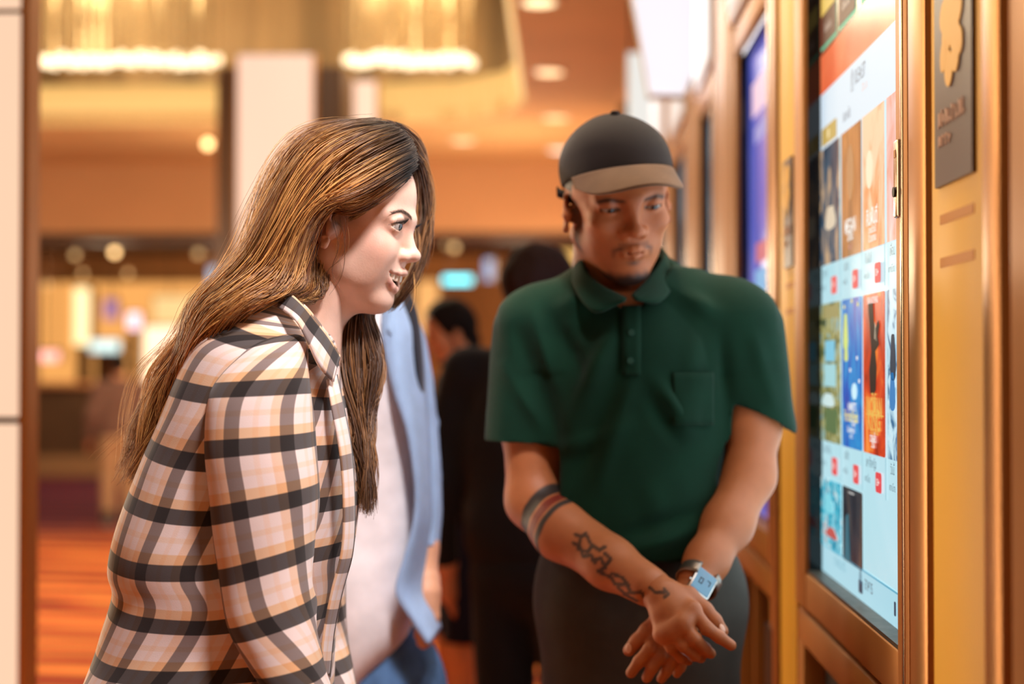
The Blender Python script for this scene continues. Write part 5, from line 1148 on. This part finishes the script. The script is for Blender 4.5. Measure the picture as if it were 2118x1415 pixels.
def build_kiosks():
    k1 = (yx(1884), yx(1648)); zs0 = PX(1690, 1204, XF)[2]
    t, (a, b_, c, d) = ticket_kiosk('nearest ticket kiosk, its touch screen full of film posters', *k1, zs0=zs0, zs1=2.08, stile=yx(1648)-yx(1667), bez=.004)
    # --- the picture on its touch screen
    X0 = XS; Yp = lambda px: PX(px, 700, X0)[1]; Zp = lambda px, py: PX(px, py, X0)[2]
    ui = poster_mat('screen_white', [(.3,(176,222,232)),(.7,(190,228,238))], 3, 1); scr = plate('touch_screen', a, b_, c, d, X0, ui, t, .004)
    lay = X0-.0008; top = X0-.0016; e = lambda n, r, s=1.0: emi('ui_'+n, lin(*r), s, (.01,.01,.01))
    yL, yR = b_, a
    z_nav = Zp(1715,1131); z_h0, z_h1 = Zp(1697,316), Zp(1697,201)
    plate('header_bar', yR, yL, z_h0, z_h1, lay, e('header', (206,224,238)), scr)
    plate('video_banner', yR, yL, z_h1, Zp(1700,117), lay, poster_mat('banner_red', [(.3,(226,88,48)),(.7,(244,130,84))], 4, 3), scr)
    plate('promo_strip', yR, yL, Zp(1700,117), d, lay, poster_mat('promo_dark', [(.35,(58,34,28)),(.65,(190,84,50))], 9, 4), scr)
    plate('navigation_line', yR, yL, z_nav-.0012, z_nav+.0012, top, e('line', (96,170,196)), scr)
    plate('navigation_bar', yR, yL, c, z_nav-.0012, lay, e('nav', (170,216,230)), scr)
    cols = [(1699,1739.5), (1743.5,1784), (1787.5,1832), (1838,1884), (1890,1945)]; cols = [(Yp(p), Yp(q)) for p, q in cols]; cols = [(min(max(p,yR),yL), max(q,yR)) for p, q in cols]
    # green framed promotions at the top
    gm = e('green', (84,190,150)); pz = Zp(1700,117)
    for i, (px0, px1) in enumerate(((1702,1735),(1738,1775),(1785,1836))):
        y1_, y0_ = Yp(px0), Yp(px1); z0_ = pz+.006
        plate('promotion_frame', y0_, y1_, z0_, z0_+.20, lay-.0002, gm, scr, .0006, .006)
        plate('promotion_card', y0_+.004, y1_-.004, z0_+.006, z0_+.20, top-.0002, e('card_brown', (92,48,34)) if i < 2 else e('card_pale', (180,220,160)), scr, .0006, .004)
        if i < 2:
            plate('price_tag', y0_+.008, y1_-.008, z0_+.055, z0_+.085, top-.001, e('price_yellow', (226,190,90)), scr)
            text('โปรโมชั่น', (y0_+y1_)/2, z0_+.028, .016, e('ink_pale', (238,214,196)), scr, top-.0012)
            text('ชุดพิเศษ', (y0_+y1_)/2, z0_+.115, .022, e('ink_pale', (238,214,196)), scr, top-.0012)
    # row 1..3
    R1 = (Zp(1700,552), z_h0); R2 = (Zp(1704,910), Zp(1704,630)); R3 = (Zp(1711,1131), Zp(1711,989))
    P1 = [poster_mat('poster_night', [(.3,(24,40,62)),(.5,(54,82,104)),(.62,(206,170,130)),(.75,(34,60,88))], 22, 5, 1, (1,1,.5)), poster_mat('poster_amber', [(.3,(110,70,36)),(.55,(196,132,72)),(.75,(150,92,44))], 16, 6, 1, (1,2,.3), .1),
          poster_mat('poster_glow', [(.3,(150,80,44)),(.5,(236,150,92)),(.7,(255,206,170))], 18, 7, 1, (1,1,.5), .25), poster_mat('poster_rose', [(.3,(220,150,130)),(.7,(240,200,200))], 14, 8, 1), poster_mat('poster_rose2', [(.3,(220,150,130)),(.7,(240,200,200))], 14, 9, 1)]
    P2 = [poster_mat('poster_garden', [(.32,(34,52,46)),(.45,(104,116,72)),(.55,(176,168,104)),(.68,(120,176,186))], 26, 10, 1), poster_mat('poster_blue', [(.25,(60,46,150)),(.45,(34,92,190)),(.6,(40,150,214)),(.75,(50,60,168))], 20, 11, 1, (1,1.6,.45)),
          poster_mat('poster_fire', [(.3,(120,34,22)),(.5,(214,70,34)),(.68,(248,138,60)),(.8,(255,190,110))], 15, 12, 1, (1,1,.7)), poster_mat('poster_pale', [(.35,(60,110,150)),(.5,(190,226,240)),(.7,(220,240,246))], 24, 13, 1), poster_mat('poster_pale2', [(.35,(60,110,150)),(.7,(220,240,246))], 24, 14, 1)]
    P3 = [poster_mat('poster_teal', [(.35,(28,116,150)),(.5,(70,190,214)),(.6,(200,232,236)),(.72,(190,90,80))], 40, 15, 1), poster_mat('poster_dark', [(.3,(16,26,36)),(.5,(46,56,64)),(.65,(92,76,66)),(.75,(30,90,110))], 12, 16, 1, (1,1,.35))]
    ink = e('ink', (70,104,120)); inkd = e('ink_dark', (54,64,84)); pale = e('ink_white', (240,240,236)); yel = e('ink_yellow', (244,226,110)); gold = e('ink_gold', (232,180,84)); red = e('badge_red', (226,72,78)); dkf = e('figure_dark', (38,20,18)); pk = e('ink_pink', (220,150,150))
    posters = {}
    for ri, (row, mats) in enumerate(((R1,P1),(R2,P2),(R3,P3))):
        for ci, m in enumerate(mats):
            y1_, y0_ = cols[ci]
            if y1_-y0_ < .01: continue
            posters[ri,ci] = plate('film_poster', y0_, y1_, row[0], row[1], top, m, scr, .0008, .004 if ri else 0); 
    for ri, row in enumerate((R1,R2)):
        for ci in range(4):
            y1_, y0_ = cols[ci]; z = row[0]; w = y1_-y0_
            if w < .01: continue
            plate('card_rule', y0_-.0025, y0_-.0015, z-.055, z, top, e('rule', (150,200,214)), scr)
            text(('ฤดูหนาว','เมแกน','คืนฝันดี','เพื่อน') [ci] if ri == 0 else ('สวนหลังบ้าน','นาฬิกา','มหาศึกหญิง','วันนี้')[ci], y1_-w*.12, z-.013, .019, ink, scr, top, False, 0, .7, 'LEFT')
            text('พากย์ไทย', y1_-w*.06, z-.036, .013, ink, scr, top, False, 0, .7, 'LEFT')
            plate('age_badge', y0_+w*.16, y0_+w*.42, z-.049, z-.022, top-.0004, red, scr, .0006, .005); text('13+', y0_+w*.29, z-.0355, .013, pale, scr, top-.0014, True)
    tl = top-.0012
    def cyz(ri, ci, fy, fz): y1_, y0_ = cols[ci]; r_ = (R1,R2,R3)[ri]; return y1_+(y0_-y1_)*fy, r_[1]+(r_[0]-r_[1])*fz
    def shape(ri, ci, pts, m, name='artwork'):
        MB().prism([(tl+.0004, *cyz(ri,ci,fx,fz)) for fx, fz in pts], (.0004,0,0)).build(name, m, scr)
    def blob(ri, ci, fx, fz, rx, rz, m, name='artwork', wob=0): shape(ri, ci, [(fx+rx*math.cos(a)*(1+wob*math.sin(3*a)), fz+rz*math.sin(a)*(1+wob*math.cos(2*a))) for a in np.linspace(0, 2*math.pi, 18, endpoint=False)], m, name)
    T = lambda s, ri, ci, fx, fz, size, m, w=.75, b=True: text(s, *cyz(ri,ci,fx,fz), size, m, scr, tl, b, 0, w)
    T('MEGAN', 0, 1, .5, .77, .030, pale); T('มีนาคม', 0, 1, .5, .85, .018, pale); T('เร็ว ๆ นี้', 0, 1, .5, .93, .010, pk)
    T('คืนฝันดี', 0, 2, .48, .78, .030, pale); T('ฉายแล้ววันนี้', 0, 2, .5, .87, .012, pale); T('12 มกราคม', 0, 2, .5, .93, .014, pale)
    blob(0, 1, .5, .35, .18, .22, e('amber_figure', (176,116,60))); blob(0, 2, .35, .42, .16, .14, e('glow_figure', (255,222,190))); blob(0, 0, .55, .62, .25, .12, e('night_figure', (206,190,166)), wob=.2)
    # row 2: garden house, blue night, red warrior, skater
    shape(1, 0, [(.25,.27),(.75,.27),(.75,.42),(.25,.42)], e('window_blue', (104,190,220))); shape(1, 0, [(.2,.44),(.8,.44),(.8,.60),(.2,.60)], e('window_pale', (150,206,214))); blob(1, 0, .4, .70, .3, .06, e('cloth_white', (196,224,226)), wob=.2); shape(1, 0, [(.25,.76),(.85,.76),(.85,.93),(.25,.93)], e('moss', (66,104,58)))
    shape(1, 0, [(.1,.02),(.95,.02),(.95,.11),(.1,.11)], e('olive_band', (146,140,84)))
    blob(1, 1, .22, .22, .11, .16, e('lime_figure', (206,222,120)), wob=.25); blob(1, 1, .24, .36, .08, .08, e('lime_figure', (206,222,120)), wob=.25); blob(1, 1, .66, .62, .13, .055, e('moon', (196,236,250)))
    for fx, fz in ((.15,.05),(.55,.02),(.85,.05),(.8,.4),(.45,.48),(.9,.55)): blob(1, 1, fx, fz, .03, .014, yel if fz < .1 else pale)
    T("HAMNET'S", 1, 1, .55, .725, .016, pale); T('Fin in the Woods', 1, 1, .5, .79, .024, yel, .55); T('TODAY', 1, 1, .62, .835, .011, pale); T('ในโรงภาพยนตร์', 1, 1, .5, .88, .011, pale); T('16 · 02', 1, 1, .5, .92, .010, pale)
    shape(1, 2, [(.28,.06),(.50,.06),(.55,.18),(.62,.22),(.74,.17),(.80,.20),(.72,.27),(.78,.32),(.60,.36),(.66,.46),(.62,.60),(.50,.63),(.36,.62),(.32,.48),(.42,.36),(.36,.22)], dkf, 'figure_silhouette')
    shape(1, 2, [(.60,.18),(.68,.30),(.56,.28)], e('bone', (216,196,170)))
    T('FEAR NOTHING', 1, 2, .5, .045, .012, pale); T('THE', 1, 2, .55, .655, .020, gold); T('WOMAN', 1, 2, .55, .715, .038, gold, .62); shape(1, 2, [(.18,.75),(.95,.75),(.95,.758),(.18,.758)], gold); T('KING', 1, 2, .55, .795, .038, gold, .85); T('2 กุมภาพันธ์', 1, 2, .55, .855, .014, gold); T('ฉายแล้ว', 1, 2, .5, .90, .016, pale); T('วันนี้', 1, 2, .5, .935, .016, pale)
    blob(1, 3, .28, .40, .12, .17, e('skater', (34,52,74)), wob=.2); blob(1, 3, .25, .60, .12, .14, e('skater_blue', (52,126,190)), wob=.2)
    blob(2, 0, .4, .35, .2, .18, e('sea_figure', (120,210,226)), wob=.25); blob(2, 0, .55, .75, .25, .10, e('sea_red', (190,80,76)), wob=.3)
    T('• • • • • • •', 2, 1, .5, .06, .012, pale); shape(2, 1, [(.2,.4),(.32,.35),(.40,.98),(.12,.98)], e('cold_edge', (34,104,122)))
    # header words, clock, date, logo
    zc = (z_h0+z_h1)/2; text('⏲10:34:37', Yp(1778), zc+.020, .030, inkd, scr, top, False, 0, .72); text('20 ม.ค.', Yp(1793), zc-.003, .016, e('ink_peach', (226,190,184)), scr, top, False, 0, .8); text('รอบหนัง', Yp(1755), zc-.022, .022, inkd, scr, top, False, 0, .75)
    pl = plate('logo_tile', Yp(1733), Yp(1703), zc-.040, zc-.012, top, e('logo_gold', (186,156,70)), scr, .0008, .004); blob_y = (Yp(1733)+Yp(1703))/2
    MB().prism([(top-.0006, blob_y+.008*math.cos(a), zc-.026+.008*math.sin(a)) for a in np.linspace(0, 2*math.pi, 14, endpoint=False)], (.0004,0,0)).build('logo_mark', e('logo_pale', (232,214,160)), scr)
    zn = (c+z_nav)/2; text('ภาพยนตร์', Yp(1737), zn+.008, .022, e('ink_soft', (120,178,196)), scr, top); text('อาหาร', Yp(1797), zn+.006, .026, inkd, scr, top, False, 0, .8)
    yb = Yp(1780); plate('basket_icon', yb-.012, yb+.012, zn-.012, zn+.006, top, inkd, scr, .0006, .002); MB().prism([(top, yb+.009*math.cos(a), zn+.011+.010*math.sin(a)) for a in np.linspace(0, 2*math.pi, 14, endpoint=False)], (.0004,0,0)).build('basket_handle', e('icon_grey', (120,160,176)), scr)
    plate('arrow_icon', Yp(1851)-.004, Yp(1851)+.004, zn-.008, zn+.010, top, inkd, scr, .0006, .002)
    box('glass_sill', XF+.001, XS+.004, a, b_, c-.006, c-.0005, noisy(mat('scuffed_black', lin(70,72,70), .4), 60, .5, stretch=(1,1,4)), t)
    # lock plate on the near stile
    yy = yx(1868); z0_, z1_ = PX(1868,450,XF)[2], PX(1868,288,XF)[2]; lk = box('lock_plate', XF-.0085, XF-.002, yy-.011, yy+.011, z0_, z1_, mat('satin_steel', lin(190,164,140), .25, 1), t, .003)
    MB().cyl((XF-.011,yy,z0_+.03),(XF-.007,yy,z0_+.03),.006,None,16).build('lock', mat('dark_slot', (.012,.010,.009), .5), lk); box('lock_slot', XF-.0092, XF-.008, yy-.004, yy+.004, z0_+.07, z1_-.012, bronze, lk)
    hl = lamp('screen_glow', 'AREA', (XS-.05, (a+b_)/2, (c+d)/2), 3.2, (.80,.93,1.0), b_-a, (XS-1, (a+b_)/2, (c+d)/2), t, size_y=d-c)
    hl2 = lamp('header_lamp', 'AREA', (XF-.03, (a+b_)/2, 2.34), 3, (1,.95,.97), .6, (XF-.8, (a+b_)/2-.05, 1.75), t, size_y=.3)
    rebase(t, (XF+.03, sum(k1)/2, 0))
    # neighbouring posts and sign panels
    s1 = (yx(2021), yx(1943)); zt, zb = PX(1943,-14,XF)[2], PX(1943,390,XF)[2]
    sign_panel('yellow sign panel nearest the camera, with a leafy emblem sign', yx(2036), yx(1928), *s1, zb, zt)
    mirror_post(yx(1924), yx(1888), 'polished bronze post between the nearest kiosk and the nearest yellow panel'); mirror_post(yx(2080), yx(2042), 'polished bronze post at the near side of the nearest yellow panel')
    tb = thing('wall_cladding', 'brown bronze wall panel at the right edge of the picture', 'wall panel'); box('panel_face', XF, .47, yx(2240), yx(2088), .06, CEIL-.05, bronze, tb, .004); box('plinth', XF+.02, .47, yx(2240)+.005, yx(2088)-.005, 0, .06, dark_bronze, tb); rebase(tb, (XF+.03, yx(2160), 0))
    s2 = (yx(1643), yx(1626)); zt, zb = PX(1627,335,XF)[2], PX(1627,556,XF)[2]
    sign_panel('yellow sign panel between the nearest kiosk and the blue screen', yx(1645), yx(1613), *s2, zb, zt)
    mirror_post(yx(1611), yx(1601), 'polished bronze post beside the blue screen')
    # further machines
    scr2 = poster_mat('blue_screen', [(.3,(38,58,150)),(.5,(86,96,196)),(.62,(130,126,206)),(.72,(64,84,180))], 3.2, 21, .95, (1,1,.6)); scr3 = poster_mat('grey_blue_screen', [(.3,(60,84,104)),(.5,(150,176,190)),(.7,(214,206,200))], 4, 22, .8, (1,1,.5)); scr4 = poster_mat('pale_blue_screen', [(.3,(96,110,118)),(.6,(160,180,190)),(.75,(206,196,170))], 4, 23, .7, (1,1,.5))
    for i, (y0, y1, lab, sm) in enumerate(((yx(1599), yx(1519), 'ticket kiosk with a blue violet screen, behind the green sleeve', scr2), (3.66, 4.10, 'third ticket kiosk from the camera, grey blue screen', scr3), (4.45, 5.02, 'fourth ticket kiosk from the camera, pale dim screen', scr4), (5.35, 5.95, 'farthest ticket kiosk, just beside the dark cap', scr4))):
        t, (a, b_, c, d) = ticket_kiosk(lab, y0, y1, zs0=PX(1566,1084,XF)[2] if i == 0 else .98, zs1=2.0)
        s_ = plate('touch_screen', a, b_, c, d, XS, sm, t, .004)
        if i == 0:
            zz = lambda py: PX(1566,py,XS)[2]
            plate('white_banner', a, b_-.06, zz(235), zz(165), XS-.001, emi('banner_pink', lin(226,190,214), .95), s_); plate('pale_text_band', a, b_-.10, zz(295), zz(262), XS-.001, emi('band_lilac', lin(140,140,210), .9), s_)
            plate('red_ticket', a+.06, b_-.12, zz(545), zz(505), XS-.001, emi('ticket_red', lin(206,96,120), .8), s_); plate('cyan_picture', a, b_-.10, zz(640), zz(560), XS-.001, emi('picture_cyan', lin(110,176,226), .9), s_); plate('blue_picture', a, b_-.04, zz(1010), zz(800), XS-.001, emi('picture_blue', lin(96,110,200), .9), s_)
            lamp('screen_glow', 'AREA', (XS-.05, (a+b_)/2, (c+d)/2), 1.6, (.5,.55,1.0), b_-a, (XS-1, (a+b_)/2, (c+d)/2), t, size_y=d-c)
            box('card_slot', XF-.003, XF+.01, yx(1597), yx(1584), .62, .80, mat('dark_slot', (.012,.010,.009), .5), t)
        rebase(t, (XF+.03, (y0+y1)/2, 0))
        if i < 3:
            ya, yb = y1+.03, ((3.66, 4.45, 5.35)[i])-.03
            tb = thing('wall_cladding', ('bronze panel just beyond the blue violet screen', 'bronze panel beyond the third ticket kiosk', 'bronze panel before the farthest ticket kiosk')[i], 'wall panel', group='bronze panels between the far kiosks')
            box('panel_face', XF-.004, .47, ya, yb, .06, CEIL-.4, bronze, tb, .004); box('plinth', XF+.02, .47, ya+.005, yb-.005, 0, .06, dark_bronze, tb); rebase(tb, (XF+.03, (ya+yb)/2, 0))
    # lit displays hung from the ceiling over the machines
    def hung(label, pts, Y, col, s, d=.07):
        t = thing('hanging_display', label, 'display', group='lit displays hung above the machines'); q = [P(x, y, Y) for x, y in pts]
        MB().prism(q, (0,.02,0)).build('lit_face', emi('display_%d' % pts[0][0], lin(*col), s), t); cc = np.mean(q, 0)
        MB().prism([cc+(p-cc)*1.03+np.array([0,.018,0]) for p in q], (0,d,0)).build('housing', mat('display_housing', lin(214,196,150), .4, .3), t)
        zt = max(p[2] for p in q); b = MB()
        if zt < CEIL: b.cyl((cc[0]-.05,Y+.04,zt-.01),(cc[0]-.05,Y+.04,CEIL),.006,None,8); b.cyl((cc[0]+.05,Y+.04,zt-.01),(cc[0]+.05,Y+.04,CEIL),.006,None,8); b.build('rod', dark_bronze, t)
        else: b.bm.free()
        lamp('display_lamp', 'AREA', (cc[0]-.02, Y-.05, cc[2]), 1.0, (.95,.95,1.0), .35, (cc[0]-.6, Y-2.2, 1.2), t)
        return rebase(t, (cc[0], Y+.04, min(p[2] for p in q)))
    hung('big white lit display hung above the far kiosks', [(1304,-35),(1330,110),(1344,192),(1416,194),(1434,150),(1434,-35)], 4.22, (246,240,248), 1.05)
    hung('pale grey lit display right of the big white one', [(1447,-35),(1447,130),(1460,184),(1488,160),(1516,60),(1540,-35)], 4.12, (222,220,232), .95)
    hung('white upright lit display peeking out left of the dark cap\'s top', [(1299,108),(1328,110),(1352,200),(1362,330),(1299,330)], 6.6, (236,236,230), 1.0)
    hung('cream lit display low beside the dark cap', [(1366,212),(1450,205),(1446,250),(1400,345),(1366,345)], 6.0, (222,212,186), .9)
# ------------------------------------------------------------------ put everything together
build_setting(); build_kiosks(); build_columns(); build_chandeliers(); build_ceiling_lights(); build_hall()
build_woman(); build_man(); build_tee_man(); build_background_people()
finish_text()
